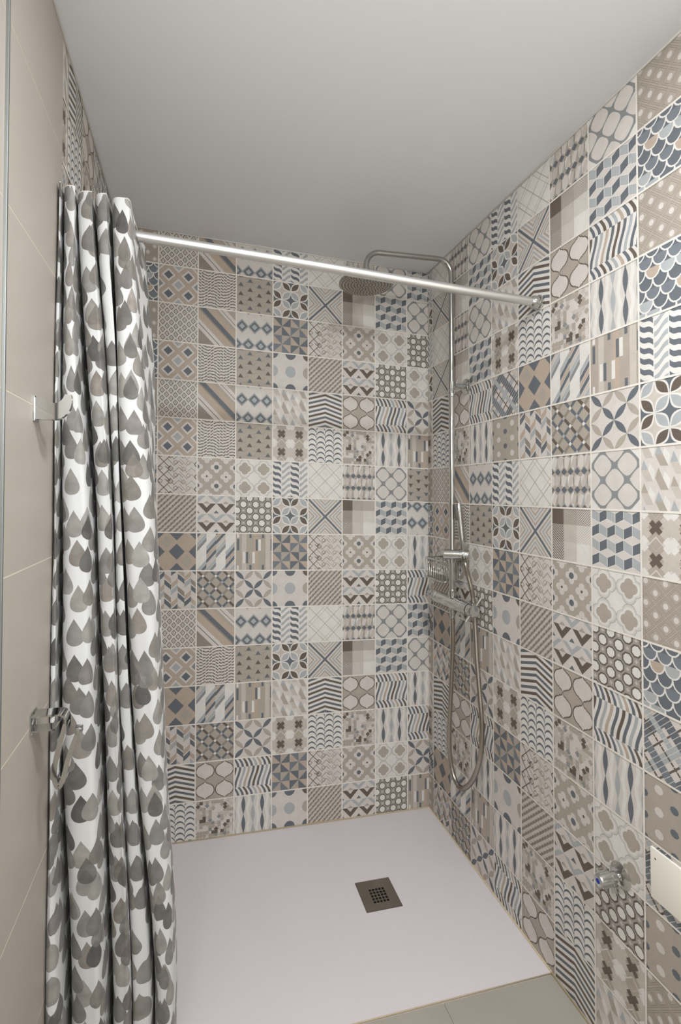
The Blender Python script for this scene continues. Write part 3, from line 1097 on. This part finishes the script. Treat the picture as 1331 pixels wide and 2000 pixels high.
# ------------------------------------------------------------------ shower curtain
def curtain_material():
    m = bpy.data.materials.new('raindrop_print_fabric')
    m.use_nodes = True
    nt = m.node_tree; L = nt.links
    b = nt.nodes['Principled BSDF']
    def val(x):
        return x
    def math_(op, a, bb=None, c=None, clamp=False):
        n = nt.nodes.new('ShaderNodeMath'); n.operation = op; n.use_clamp = clamp
        for i, v in enumerate((a, bb, c)):
            if v is None: continue
            if isinstance(v, (int, float)): n.inputs[i].default_value = v
            else: L.new(v, n.inputs[i])
        return n.outputs[0]
    uv = nt.nodes.new('ShaderNodeUVMap'); uv.uv_map = 'cloth'
    sep = nt.nodes.new('ShaderNodeSeparateXYZ'); L.new(uv.outputs[0], sep.inputs[0])
    U, V = sep.outputs[0], sep.outputs[1]
    wet = nt.nodes.new('ShaderNodeTexNoise'); wet.inputs['Scale'].default_value = 34; wet.inputs['Detail'].default_value = 4
    L.new(uv.outputs[0], wet.inputs['Vector'])
    colour = None
    ramp_cols = [((0.32, 0.305, 0.28), 0.0), ((0.15, 0.145, 0.137), 0.25), ((0.25, 0.225, 0.20), 0.45), ((0.095, 0.092, 0.088), 0.62), ((0.29, 0.28, 0.26), 0.8), ((0.17, 0.155, 0.14), 1.0)]
    cur = None
    for k, (cw, ch, ou, ov, seed, size) in enumerate(((.050, .078, 0, 0, 1.3, 1.0), (.050, .078, .025, .039, 7.7, 1.0), (.062, .095, .020, .021, 21.5, .95), (.071, .108, .050, .073, 35.1, .95))):
        gu = math_('DIVIDE', math_('ADD', U, ou + 5), cw)
        cu = math_('FLOOR', gu)
        # every other column is dropped by half a cell
        odd = math_('MODULO', cu, 2)
        gv = math_('ADD', math_('DIVIDE', math_('ADD', V, ov + 5), ch), math_('MULTIPLY', odd, .5))
        cv = math_('FLOOR', gv)
        comb = nt.nodes.new('ShaderNodeCombineXYZ'); L.new(cu, comb.inputs[0]); L.new(cv, comb.inputs[1]); comb.inputs[2].default_value = seed
        wn = nt.nodes.new('ShaderNodeTexWhiteNoise'); wn.noise_dimensions = '3D'; L.new(comb.outputs[0], wn.inputs['Vector'])
        ws = nt.nodes.new('ShaderNodeSeparateColor'); L.new(wn.outputs['Color'], ws.inputs[0])
        ju = math_('MULTIPLY', math_('SUBTRACT', ws.outputs[0], .5), .014)
        jv = math_('MULTIPLY', math_('SUBTRACT', ws.outputs[1], .5), .024)
        pu = math_('SUBTRACT', math_('MULTIPLY', math_('SUBTRACT', math_('SUBTRACT', gu, cu), .5), cw), ju)
        pv = math_('SUBTRACT', math_('MULTIPLY', math_('SUBTRACT', math_('SUBTRACT', gv, cv), .5), ch), jv)
        # teardrop x = a sin t sin^m(t/2), y = cos t, tip upwards
        hh = .0300 * size; aa = .0262 * size
        y = math_('DIVIDE', pv, hh)
        y1 = math_('MAXIMUM', math_('SUBTRACT', 1.0, math_('MULTIPLY', y, y)), 0.0)
        s1 = math_('SQRT', y1)
        s2 = math_('POWER', math_('MAXIMUM', math_('MULTIPLY', math_('SUBTRACT', 1.0, y), .5), 0.0), .74)
        wid = math_('MULTIPLY', math_('MULTIPLY', s1, s2), aa)
        d = math_('SUBTRACT', wid, math_('ABSOLUTE', pu))
        mask = math_('MULTIPLY', d, 2200.0, clamp=True)
        if k >= 2:
            keep = math_('GREATER_THAN', ws.outputs[2], .62 if k == 2 else .7)
            mask = math_('MULTIPLY', mask, keep)
        if k == 1:
            mask = math_('MULTIPLY', mask, math_('GREATER_THAN', ws.outputs[2], .12))
        cr = nt.nodes.new('ShaderNodeValToRGB'); cr.color_ramp.interpolation = 'LINEAR'
        el = cr.color_ramp.elements
        while len(el) < len(ramp_cols): el.new(0.5)
        for e_, (c, p) in zip(el, ramp_cols):
            e_.position = p; e_.color = (*c, 1)
        # another random per drop for its tone
        wn2 = nt.nodes.new('ShaderNodeTexWhiteNoise'); wn2.noise_dimensions = '3D'
        L.new(wn.outputs['Color'], wn2.inputs['Vector'])
        L.new(wn2.outputs['Value'], cr.inputs[0])
        # watercolour: cloudy inside, a darker rim
        cloud = math_('ADD', math_('MULTIPLY', wet.outputs['Fac'], 1.0), .62)
        rim = math_('SUBTRACT', 1.0, math_('MULTIPLY', math_('SUBTRACT', 1.0, math_('MULTIPLY', d, 600.0, clamp=True)), .16))
        tone = math_('MULTIPLY', cloud, rim)
        sc = nt.nodes.new('ShaderNodeVectorMath'); sc.operation = 'SCALE'
        L.new(cr.outputs[0], sc.inputs[0]); L.new(tone, sc.inputs['Scale'])
        mx = nt.nodes.new('ShaderNodeMix'); mx.data_type = 'RGBA'
        if cur is None: mx.inputs['A'].default_value = (0.67, 0.67, 0.665, 1)
        else: L.new(cur, mx.inputs['A'])
        if k >= 2:
            # transparent ink: darkens what is under it
            mm = nt.nodes.new('ShaderNodeMix'); mm.data_type = 'RGBA'; mm.blend_type = 'MULTIPLY'; mm.inputs['Factor'].default_value = .35
            L.new(sc.outputs[0], mm.inputs['A']); L.new(cur, mm.inputs['B'])
            L.new(mm.outputs['Result'], mx.inputs['B'])
        else:
            L.new(sc.outputs[0], mx.inputs['B'])
        L.new(mask, mx.inputs['Factor'])
        cur = mx.outputs['Result']
    L.new(cur, b.inputs['Base Color'])
    b.inputs['Roughness'].default_value = 0.6
    b.inputs['Specular IOR Level'].default_value = 0.25
    b.inputs['Sheen Weight'].default_value = 0.1
    wv = nt.nodes.new('ShaderNodeTexNoise'); wv.inputs['Scale'].default_value = 420
    L.new(uv.outputs[0], wv.inputs['Vector'])
    bp = nt.nodes.new('ShaderNodeBump'); bp.inputs['Strength'].default_value = .12; bp.inputs['Distance'].default_value = .001
    L.new(wv.outputs['Fac'], bp.inputs['Height']); L.new(bp.outputs['Normal'], b.inputs['Normal'])
    return m

curtain = empty('shower_curtain', (-1.22, -0.76, 0.05))
tag(curtain, 'white fabric shower curtain printed with grey raindrops, gathered in folds against the left wall', 'shower curtain')
# fold outline at five heights: left edge, crest, valley, crest ... right edge, tail inside the shower
FX = {2.046: [-1.3030, -1.2975, -1.3010, -1.2713, -1.2786, -1.2413, -1.2404, -1.2096, -1.2052, -1.1699, -1.1563, -1.1400],
      1.691: [-1.3035, -1.2985, -1.3010, -1.2731, -1.2591, -1.2213, -1.2125, -1.1896, -1.1928, -1.1541, -1.1278, -1.1144],
      1.338: [-1.3035, -1.2975, -1.3005, -1.2545, -1.2318, -1.1972, -1.1925, -1.1738, -1.1770, -1.1350, -1.1005, -1.1102],
      0.874: [-1.3035, -1.2955, -1.2966, -1.2401, -1.2125, -1.1796, -1.1749, -1.1530, -1.1499, -1.1097, -1.0782, -1.0862],
      0.246: [-1.3035, -1.2930, -1.2732, -1.2192, -1.1895, -1.1532, -1.1425, -1.1158, -1.0947, -1.0668, -1.0455, -1.0521]}
FY = {2.046: [-.815, -.845, -.745, -.838, -.700, -.830, -.735, -.832, -.725, -.830, -.765, -.660],
      1.691: [-.825, -.850, -.745, -.842, -.690, -.832, -.745, -.815, -.725, -.832, -.765, -.665],
      1.338: [-.835, -.855, -.735, -.848, -.700, -.832, -.765, -.812, -.725, -.835, -.765, -.680],
      0.874: [-.845, -.860, -.735, -.850, -.705, -.828, -.780, -.815, -.745, -.835, -.770, -.700],
      0.246: [-.860, -.870, -.735, -.850, -.715, -.828, -.785, -.820, -.760, -.835, -.780, -.720]}
keys = sorted(FX)
def ctrl(z):
    z = max(min(z, keys[-1]), keys[0])
    # cubic interpolation between the heights read from image coordinates
    for i in range(len(keys) - 1):
        if z <= keys[i + 1] + 1e-9: break
    t = (z - keys[i]) / (keys[i + 1] - keys[i])
    k0, k1, k2, k3 = keys[max(i - 1, 0)], keys[i], keys[i + 1], keys[min(i + 2, len(keys) - 1)]
    def cm(a, b, c, d): return 0.5 * ((2 * b) + (c - a) * t + (2 * a - 5 * b + 4 * c - d) * t * t + (3 * b - a - 3 * c + d) * t ** 3)
    out = []
    for j in range(12):
        out.append((cm(FX[k0][j], FX[k1][j], FX[k2][j], FX[k3][j]), cm(FY[k0][j], FY[k1][j], FY[k2][j], FY[k3][j])))
    return out
def section(z):
    C = ctrl(z)
    P = [C[0]]
    for j in range(1, 11):
        a, b, c = C[j - 1], C[j], C[j + 1]
        if j % 2 == 1:      # crest: broad, with two shoulders
            P.append((b[0] + (a[0] - b[0]) * .74, b[1] + (a[1] - b[1]) * .15))
            P.append(b)
            P.append((b[0] + (c[0] - b[0]) * .74, b[1] + (c[1] - b[1]) * .15))
        else:
            P.append(b)
    P.append(C[11])
    pts = catmull([(x, y, 0) for x, y in P], 6)
    return [(max(p.x, -W + .003), p.y) for p in pts]
Z0, Z1 = 0.045, 2.052
ZL = [Z0 + (1.965 - Z0) * k / 146 for k in range(146)] + [1.965 + (Z1 - 1.965) * k / 36 for k in range(37)]
NZ = len(ZL) - 1
rows = []
for r in range(NZ + 1):
    z = ZL[r]
    sec = section(z)
    n = len(sec)
    rows.append([(x + .0012 * math.sin(z * 9 + i * .35), y + .003 * math.sin(z * 5.3 + i * .21) * (1 - .6 * z / 2), z) for i, (x, y) in enumerate(sec)])
    arch = max(0, (z - 1.93) / (Z1 - 1.93)) ** 1.5
    rows[-1] = [(max(x, -W + .003), y, z + (AX * (x + 1.2) * (z / 2)) + arch * .028 * (max(0, min(1, (-.72 - y) / .12)) ** .6 - .9)) for x, y, z in rows[-1]]
n = len(rows[0])
mid = rows[78]
ulen = [0.0]
for a, b_ in zip(mid, mid[1:]):
    ulen.append(ulen[-1] + math.hypot(b_[0] - a[0], b_[1] - a[1]))
me = bpy.data.meshes.new('cloth')
def in_eyelet(r, i):
    # the cloth is punched where the rod passes through it
    p = (Vector(rows[r][i]) + Vector(rows[r + 1][i + 1])) / 2
    ax = (RB - RA).normalized()
    q = p - RA
    return (q - ax * q.dot(ax)).length < .0172
verts = [p for row in rows for p in row]
faces = [(r * n + i, r * n + i + 1, (r + 1) * n + i + 1, (r + 1) * n + i) for r in range(NZ) for i in range(n - 1) if not in_eyelet(r, i)]
me.from_pydata(verts, [], faces)
uvl = me.uv_layers.new(name='cloth')
for p in me.polygons:
    for li, vi in zip(p.loop_indices, p.vertices):
        r, i = divmod(vi, n)
        uvl.data[li].uv = (ulen[i], rows[r][i][2])
M_CURTAIN = curtain_material()
cl = link_mesh('cloth', me, M_CURTAIN, curtain, smooth=True)
sd = cl.modifiers.new('thickness', 'SOLIDIFY'); sd.thickness = .0011; sd.offset = 0
# stitched hem along the top
bm = bmesh.new()
add_tube(bm, [Vector(p) + Vector((0, 0, .0005)) for p in rows[-1]], .0012, 6)
obj('top_hem', bm, material('white_hem', (236, 234, 230), .7), curtain, smooth=True)
# chrome eyelets where the rod passes through the cloth
for j in (2, 4, 6, 8):
    c0 = ctrl(2.01)
    for side in (-1, 1):
        a, b_ = c0[j], c0[j + side]
        t = (-.744 - a[1]) / (b_[1] - a[1]) if abs(b_[1] - a[1]) > 1e-4 else .5
        t = min(max(t, .15), .8)
        x, y = a[0] + (b_[0] - a[0]) * t, a[1] + (b_[1] - a[1]) * t
        x = max(x, -W + .006)
        bm = bmesh.new()
        zr = RB.z + (RA.z - RB.z) * (-x / W)
        M = 20
        d = Vector((b_[0] - a[0], b_[1] - a[1], 0)).normalized()
        cen = Vector((x, y, zr))
        add_tube(bm, [cen + (d * math.cos(2 * PI * k / M) + Vector((0, 0, 1)) * math.sin(2 * PI * k / M)) * .0175 for k in range(M + 1)], .0022, 8, cap=False)
        obj('eyelet', bm, M_CHROME, curtain, smooth=True)

# ------------------------------------------------------------------ shower column on the right wall
XR, YR = -0.065, -0.3275
col = empty('shower_column', (XR, YR, 0.99))
tag(col, 'chrome shower column with an overhead rain head, mounted on the patterned right wall', 'shower column')
ZTOP = 2.285
# riser and arm are one bent pipe with a thinner upper tube
bm = bmesh.new()
arm = arc_pts([(XR, YR, 1.74), (XR, YR, ZTOP), (-0.4105, YR - .001, ZTOP - .012), (-0.4105, YR - .001, 2.186)], 0.052, 10)
add_tube(bm, arm, 0.0098, 20)
obj('overhead_arm', bm, M_CHROME2, col, angle=40)
bm = bmesh.new()
add_tube(bm, [(XR, YR, 1.005), (XR, YR, 1.765)], 0.0112, 24)
obj('riser_pipe', bm, M_CHROME, col, angle=40)
bm = bmesh.new()
add_lathe(bm, (XR, YR, 1.755), (0, 0, 1), [(0, .0118), (.001, .0140), (.034, .0140), (.036, .0128), (.046, .0120), (.05, .0100)], 28)
obj('joint_collar', bm, M_CHROME, col, angle=35)
# wall bracket: rosette, arm, clip
bm = bmesh.new()
ZB = 1.800
add_lathe(bm, (-.001, YR - .003, ZB), (-1, 0, 0), [(0, .029), (.002, .0300), (.006, .0290), (.010, .0235), (.012, .012), (.048, .0085), (.053, .0115)], 32)
add_lathe(bm, (XR, YR, ZB - .014), (0, 0, 1), [(0, .0130), (.001, .0150), (.027, .0150), (.028, .0130)], 28)
add_tube(bm, [(XR + .018, YR - .004, ZB + .008), (XR + .018, YR - .010, ZB + .028)], .0035, 10)
obj('wall_bracket', bm, M_CHROME, col, angle=35)
# rain head
HX, HY, HZ = -0.4105, YR - .001, 2.186
bm = bmesh.new()
add_lathe(bm, (HX, HY, HZ + .012), (0, 0, -1), [(0, .0115), (.003, .0165), (.014, .0170), (.020, .0125), (.026, .016), (.030, .028), (.034, .070), (.037, .096), (.040, .1000), (.046, .1005), (.048, .099)], 56)
head = obj('rain_head', bm, M_CHROME2, col, angle=35)
bm = bmesh.new()
add_lathe(bm, (HX, HY, HZ - .0362), (0, 0, -1), [(0, .098), (.0012, .0975)], 56)
face = obj('spray_face', bm, M_HEAD, head, angle=35)
bm = bmesh.new()
for ring in range(1, 9):
    nn = ring * 6
    for k in range(nn):
        a = 2 * PI * k / nn + ring * .2
        r = ring * .0112
        add_lathe(bm, (HX + r * math.cos(a), HY + r * math.sin(a), HZ - .0370), (0, 0, -1), [(0, .0022), (.0020, .0017), (.0026, .0008)], 8)
tag(obj('nozzles', bm, M_NOZZLE, head, smooth=True), kind='stuff')
# slider that holds the hand shower
SZ = 1.158
sd_ = Vector((0.82, -0.57, 0)).normalized()
bm = bmesh.new()
c0 = Vector((XR - .004, YR - .018, SZ))
add_lathe(bm, c0 - sd_ * .037, sd_, [(0, .014), (.0015, .0182), (.003, .0195), (.058, .0195), (.0585, .0182), (.0605, .0182), (.061, .0195), (.092, .0195), (.094, .0182), (.0945, .014)], 36)
add_lathe(bm, (XR, YR, SZ - .034), (0, 0, 1), [(0, .0125), (.001, .0150), (.018, .0155), (.019, .013)], 28)
obj('slide_holder', bm, M_CHROME, col, angle=35)
# thermostatic mixer bar
MZ = 0.972
mixer_a, mixer_b = Vector((-.064, -.178, MZ)), Vector((-.064, -.452, MZ))
bm = bmesh.new()
md = (mixer_b - mixer_a).normalized()
add_lathe(bm, mixer_a, md, [(0, .014), (.002, .0215), (.005, .0235), (.040, .0235), (.0405, .0222), (.042, .0222), (.0425, .0235), (.232, .0235), (.2325, .0222), (.234, .0222), (.2345, .0235), (.273, .0235)], 40)
add_lathe(bm, (XR, YR, MZ + .014), (0, 0, 1), [(0, .0125), (.012, .0125), (.013, .0165), (.030, .0165), (.032, .0130), (.038, .0120)], 28)
add_lathe(bm, (-.066, YR - .002, MZ - .014), (0, 0, -1), [(0, .011), (.014, .0105), (.015, .0120), (.022, .0120)], 28)
mixer = obj('mixer_body', bm, M_CHROME, col, angle=35)
for yy_ in (-.240, -.390):
    bm = bmesh.new()
    add_lathe(bm, (-.001, yy_, MZ), (-1, 0, 0), [(0, .0330), (.002, .0340), (.006, .0335), (.010, .027), (.013, .0175), (.044, .0165)], 36)
    obj('wall_rosette', bm, M_CHROME, mixer, angle=35)
# handles at the ends: round cap with crossing lever
for P_, dd, lev_ in ((mixer_b, md, True), (mixer_a, -md, False)):
    bm = bmesh.new()
    add_lathe(bm, P_ + dd * .0005, dd, [(0, .0185), (.001, .0222), (.026, .0222), (.0285, .0205), (.0290, .012)], 40)
    if lev_:
        c1 = P_ + dd * .018
        u = Vector((.62, 0, .80)).normalized()
        add_tube(bm, [c1 + u * .018, c1 + u * .058], [.0048, .0044], 12)
        add_tube(bm, [c1 - u * .018, c1 - u * .047], [.0050, .0044], 12)
    obj('control_handle', bm, M_CHROME, mixer, angle=35)

# hand shower in the slider
hd = c0 + sd_ * .037
hs = empty('hand_shower', hd)
tag(hs, 'slim chrome stick hand shower standing in the slider of the shower column', 'hand shower')
bm = bmesh.new()
top = hd + Vector((-.016, .010, .200))
dirh = (top - hd).normalized()
add_lathe(bm, hd - dirh * .030, dirh, [(0, .0068), (.001, .0082), (.014, .0082), (.015, .0072), (.044, .0074), (.055, .0105), (.095, .0122), (.170, .0122), (.215, .0118), (.222, .0095), (.223, .004)], 24)
obj('handle', bm, M_CHROME, hs, angle=35)
# small oblong spray face on the side toward the room
bm = bmesh.new()
fu, fv = frame_of(dirh)
nrm = (Vector((-1, .25, 0)) - dirh * Vector((-1, .25, 0)).dot(dirh)).normalized()
side = dirh.cross(nrm).normalized()
def ob(t, w_, d_): return hd + dirh * t + side * w_ + nrm * d_
ring0, ring1 = [], []
for k in range(20):
    a = 2 * PI * k / 20
    tt = .160 + .030 * math.copysign(abs(math.sin(a)) ** .6, math.sin(a))
    ww = .0105 * math.copysign(abs(math.cos(a)) ** .7, math.cos(a))
    ring0.append(bm.verts.new(ob(tt, ww, .002))); ring1.append(bm.verts.new(ob(tt, ww * .9, .0165)))
for k in range(20): bm.faces.new((ring0[k], ring0[(k + 1) % 20], ring1[(k + 1) % 20], ring1[k]))
bm.faces.new(ring0); bm.faces.new(ring1[::-1])
tag(obj('spray_face', bm, M_NOZZLE, hs, angle=40), label='dark grey spray face')

# ribbed metal hose hanging in a long loop
hose_pts = catmull([(-.066, YR - .002, .940), (-0.066, -0.3325, 0.8325), (-0.066, -0.3239, 0.7141), (-0.066, -0.3112, 0.574), (-0.066, -0.3026, 0.4732), (-0.064, -0.3023, 0.3952), (-0.062, -0.3178, 0.3352), (-0.06, -0.3483, 0.3038), (-0.058, -0.3889, 0.3074), (-0.056, -0.4347, 0.351), (-0.054, -0.4687, 0.405), (-0.052, -0.4951, 0.475), (-0.05, -0.502, 0.5447), (-0.048, -0.4963, 0.6121), (-0.044, -0.4778, 0.6927), (-0.04, -0.4558, 0.7925), (-0.036, -0.4433, 0.8611), (-0.034, -0.4338, 0.9226), (-0.036, -0.4275, 1.0005), (-0.044, -0.4273, 1.0415), (-0.052, -0.4201, 1.0869), (-0.062, -0.4163, 1.1331), tuple(hd - dirh * .030)], 18)
radii = [(.0092 if i % 2 else .0078) for i in range(len(hose_pts))]
bm = bmesh.new()
add_tube(bm, hose_pts, radii, 14)
hose = empty('shower_hose', hose_pts[0])
tag(hose, 'ribbed metal shower hose hanging in a long loop below the mixer', 'shower hose')
obj('ribbed_hose', bm, material('worn_metal_hose', (0.42, 0.38, 0.33), .28, 1.0), hose, smooth=True)
for P_, Q_ in ((hose_pts[0], hose_pts[4]), (hose_pts[-1], hose_pts[-5])):
    bm = bmesh.new()
    d_ = (Q_ - P_).normalized()
    add_lathe(bm, P_, d_, [(0, .0095), (.001, .0112), (.014, .0112), (.022, .0100), (.024, .0092)], 20)
    obj('hose_nut', bm, M_CHROME, hose, angle=35)

# ------------------------------------------------------------------ wire basket behind the riser
BX, BY0, BY1, BZ0, BZ1 = -.080, -.125, -.285, 1.042, 1.122
shelf = empty('wire_basket', (0, (BY0 + BY1) / 2, BZ0))
tag(shelf, 'small chrome wire shower basket fixed in the corner behind the riser pipe', 'shower basket')
for zz, rr, nm in ((BZ1, .0032, 'upper_rail'), (BZ0, .0028, 'lower_rail')):
    bm = bmesh.new()
    add_tube(bm, arc_pts([(-.003, BY0, zz), (BX, BY0, zz), (BX, BY1, zz), (-.003, BY1, zz)], .018, 6), rr, 10)
    add_tube(bm, [(-.003, BY0, zz), (-.003, BY1, zz)], rr, 10)
    obj(nm, bm, M_CHROME, shelf, smooth=True)
for k in range(9):
    y = BY0 + (BY1 - BY0) * (k + .5) / 9
    bm = bmesh.new()
    add_tube(bm, arc_pts([(BX, y, BZ1), (BX, y, BZ0 - .002), (-.003, y, BZ0 - .002), (-.003, y, BZ1)], .006, 4), .0013, 6)
    obj('wire', bm, M_CHROME, shelf, smooth=True)
for yy_ in (BY0 + .0, BY1):
    for xx in (BX + .016,):
        bm = bmesh.new(); add_tube(bm, [(xx, yy_, BZ1), (xx, yy_, BZ0)], .0022, 8)
        obj('post', bm, M_CHROME, shelf, smooth=True)
for yy_ in (BY0 - .03, BY1 + .03):
    bm = bmesh.new(); add_lathe(bm, (-.0005, yy_, BZ1), (-1, 0, 0), [(0, .010), (.003, .011), (.006, .009), (.008, .004)], 20)
    obj('wall_fixing', bm, M_CHROME, shelf, angle=35)

# ------------------------------------------------------------------ robe hook (upper) on the beige tiles
hook = empty('robe_hook', (-W, -.984, 1.52))
tag(hook, 'polished chrome curled hook on the beige wall tiles, upper of the two fittings', 'hook')
def plate_xz(name, prof, y0, y1, mat, parent, bevel=.0012):
    bm = bmesh.new()
    f0 = [bm.verts.new((x, y0, z)) for x, z in prof]
    f1 = [bm.verts.new((x, y1, z)) for x, z in prof]
    bm.faces.new(f0); bm.faces.new(f1[::-1])
    for i in range(len(prof)):
        bm.faces.new((f0[i], f1[i], f1[(i + 1) % len(prof)], f0[(i + 1) % len(prof)]))
    return obj(name, bm, mat, parent)
upper = catmull([(-1.2886, 1.5603, 0), (-1.2825, 1.5552, 0), (-1.2755, 1.5518, 0), (-1.2650, 1.5525, 0), (-1.2575, 1.5585, 0), (-1.2519, 1.5692, 0)], 5)
lower = catmull([(-1.2415, 1.5690, 0), (-1.2400, 1.5551, 0), (-1.2436, 1.5401, 0), (-1.2506, 1.5299, 0), (-1.2594, 1.5227, 0), (-1.2708, 1.5196, 0), (-1.2882, 1.5193, 0)], 5)
prof = [(-W + .001, 1.5603)] + [(p.x, p.y) for p in upper] + [(p.x, p.y) for p in lower] + [(-W + .001, 1.5195)]
plate_xz('curled_plate', prof, -.984, -.972, M_CHROME, hook)
bm = bmesh.new(); add_box(bm, (-W + .0005, -.986, 1.516), (-W + .004, -.958, 1.564), .001)
obj('wall_plate', bm, M_CHROME, hook, angle=35)

# ------------------------------------------------------------------ lower holder with its hanging clasp
ring = empty('towel_ring', (-W, -.975, .945))
tag(ring, 'polished chrome band holder with a hanging loop, lower fitting on the beige tiles', 'towel holder')
def band(name, path, width, thick, ydir, mat, parent):
    """flat strip following a path in the x-z plane, as wide as 'width' along y"""
    bm = bmesh.new()
    P = [Vector(p) for p in path]
    rows_ = []
    for i, p in enumerate(P):
        t = (P[min(i + 1, len(P) - 1)] - P[max(i - 1, 0)]).normalized()
        wv_ = Vector(ydir).normalized()
        nv = t.cross(wv_).normalized()
        w_ = width[i] if isinstance(width, (list, tuple)) else width
        rows_.append([bm.verts.new(p + wv_ * a * w_ / 2 + nv * b_ * thick / 2) for a, b_ in ((-1, -1), (1, -1), (1, 1), (-1, 1))])
    for a, b_ in zip(rows_, rows_[1:]):
        for k in range(4):
            bm.faces.new((a[k], a[(k + 1) % 4], b_[(k + 1) % 4], b_[k]))
    bm.faces.new(rows_[0][::-1]); bm.faces.new(rows_[-1])
    return obj(name, bm, mat, parent, angle=40)
yb_ = -.966
band('band_arm', arc_pts([(-W + .001, yb_, .9615), (-1.2450, yb_, .9600), (-1.2450, yb_, .9250)], .014, 8), .034, .003, (0, 1, 0), M_CHROME, ring)
band('band_arm', arc_pts([(-W + .001, yb_, .9330), (-1.2640, yb_, .9330), (-1.2560, yb_, .9480)], .006, 6), .030, .003, (0, 1, 0), M_CHROME, ring)
loop = catmull([(-1.2470, yb_, .940), (-1.2560, yb_, .905), (-1.2640, yb_, .868), (-1.2650, yb_, .838), (-1.2580, yb_, .822), (-1.2500, yb_, .838), (-1.2430, yb_, .868), (-1.2340, yb_, .898), (-1.2250, yb_, .921)], 6)
lp = band('hanging_loop', loop, .017, .0090, (0, 1, .15), M_CHROME, ring)
bm = bmesh.new(); add_box(bm, (-1.2315, yb_ - .009, .916), (-1.2190, yb_ + .009, .9285), .002)
obj('clasp', bm, M_CHROME, lp, angle=35)
bm = bmesh.new(); add_box(bm, (-W + .0005, yb_ - .018, .925), (-W + .004, yb_ + .018, .967), .001)
obj('wall_plate', bm, M_CHROME, ring, angle=35)

# ------------------------------------------------------------------ angle stop valve low on the right wall
VY, VZ = -1.0310, 0.4510
valve = empty('stop_valve', (0, VY, VZ))
tag(valve, 'small chrome angle stop valve with a blue dot, low on the patterned wall', 'valve')
bm = bmesh.new()
add_lathe(bm, (-.0005, VY, VZ), (-1, 0, 0), [(0, .0290), (.0015, .0300), (.004, .0295), (.008, .024), (.011, .0155)], 40)
obj('rosette', bm, M_CHROME, valve, angle=35)
bm = bmesh.new()
add_lathe(bm, (-.009, VY, VZ), (-1, 0, 0), [(0, .0100), (.012, .0100), (.0125, .0125), (.022, .0130), (.030, .0125), (.031, .0100), (.036, .0085)], 32)
add_lathe(bm, (-.028, VY, VZ - .006), (0, -.25, -1), [(0, .0085), (.010, .0085), (.011, .0105), (.022, .0105), (.023, .0085), (.026, .0080)], 24)
obj('valve_body', bm, M_CHROME, valve, angle=35)
bm = bmesh.new()
add_lathe(bm, (-.035, VY, VZ), (-1, 0, 0), [(0, .0100), (.001, .0150), (.004, .0160), (.030, .0150), (.034, .0135), (.0352, .010)], 12)
for k in range(8):
    a = 2 * PI * k / 8
    add_tube(bm, [(-.039, VY + .0150 * math.cos(a), VZ + .0150 * math.sin(a)), (-.065, VY + .0142 * math.cos(a), VZ + .0142 * math.sin(a))], .0028, 8)
knob = obj('knob', bm, material('frosted_chrome_knob', (0.62, 0.64, 0.62), .3, 1.0), valve, angle=35)
bm = bmesh.new(); add_lathe(bm, (-.0698, VY, VZ), (-1, 0, 0), [(0, .0062), (.0012, .0058), (.0016, .003)], 24)
tag(obj('cold_marker', bm, M_BLUE, knob, smooth=True), label='blue dot')

# ------------------------------------------------------------------ blank cream cover plate at the right edge of the view
PY0, PY1, PZ0, PZ1 = -1.1170, -1.2830, 0.4680, 0.5810
plate = empty('cover_plate', (0, PY0, PZ0))
tag(plate, 'blank cream plastic cover plate screwed to the patterned right wall', 'cover plate')
bm = bmesh.new()
add_box(bm, (-.0065, PY1, PZ0), (-.0008, PY0, PZ1), .0015)
obj('plate', bm, M_CREAM, plate, angle=35)
for yy_, zz in ((PY0 - .013, PZ1 - .0205), (PY1 + .013, PZ0 + .0205)):
    bm = bmesh.new(); add_lathe(bm, (-.0062, yy_, zz), (-1, 0, 0), [(0, .0022), (.0006, .0022), (.0009, .0014)], 14)
    tag(obj('screw', bm, M_STEEL, plate, smooth=True), label='small dark screw head')

# ------------------------------------------------------------------ the recessed lamps above the camera
for lx, ly, nm in ((-0.66, -1.68, 'frosted round ceiling downlight just in front of the shower opening'), (-0.55, -2.45, 'frosted round ceiling downlight farther from the shower, above the photographer')):
    zc_ = ceil_z(lx, ly)
    dl = empty('ceiling_lamp', (lx, ly, zc_))
    tag(dl, nm, 'ceiling lamp')
    bm = bmesh.new()
    add_lathe(bm, (lx, ly, zc_ - .0005), (0, 0, -1), [(0, .098), (.004, .098), (.006, .094), (.007, .082)], 40)
    obj('trim_ring', bm, M_WHITE_PLASTIC, dl, angle=35)
    bm = bmesh.new()
    add_lathe(bm, (lx, ly, zc_ - .0072), (0, 0, -1), [(0, .080), (.0010, .079)], 40)
    obj('diffuser', bm, M_LAMP, dl, angle=35)
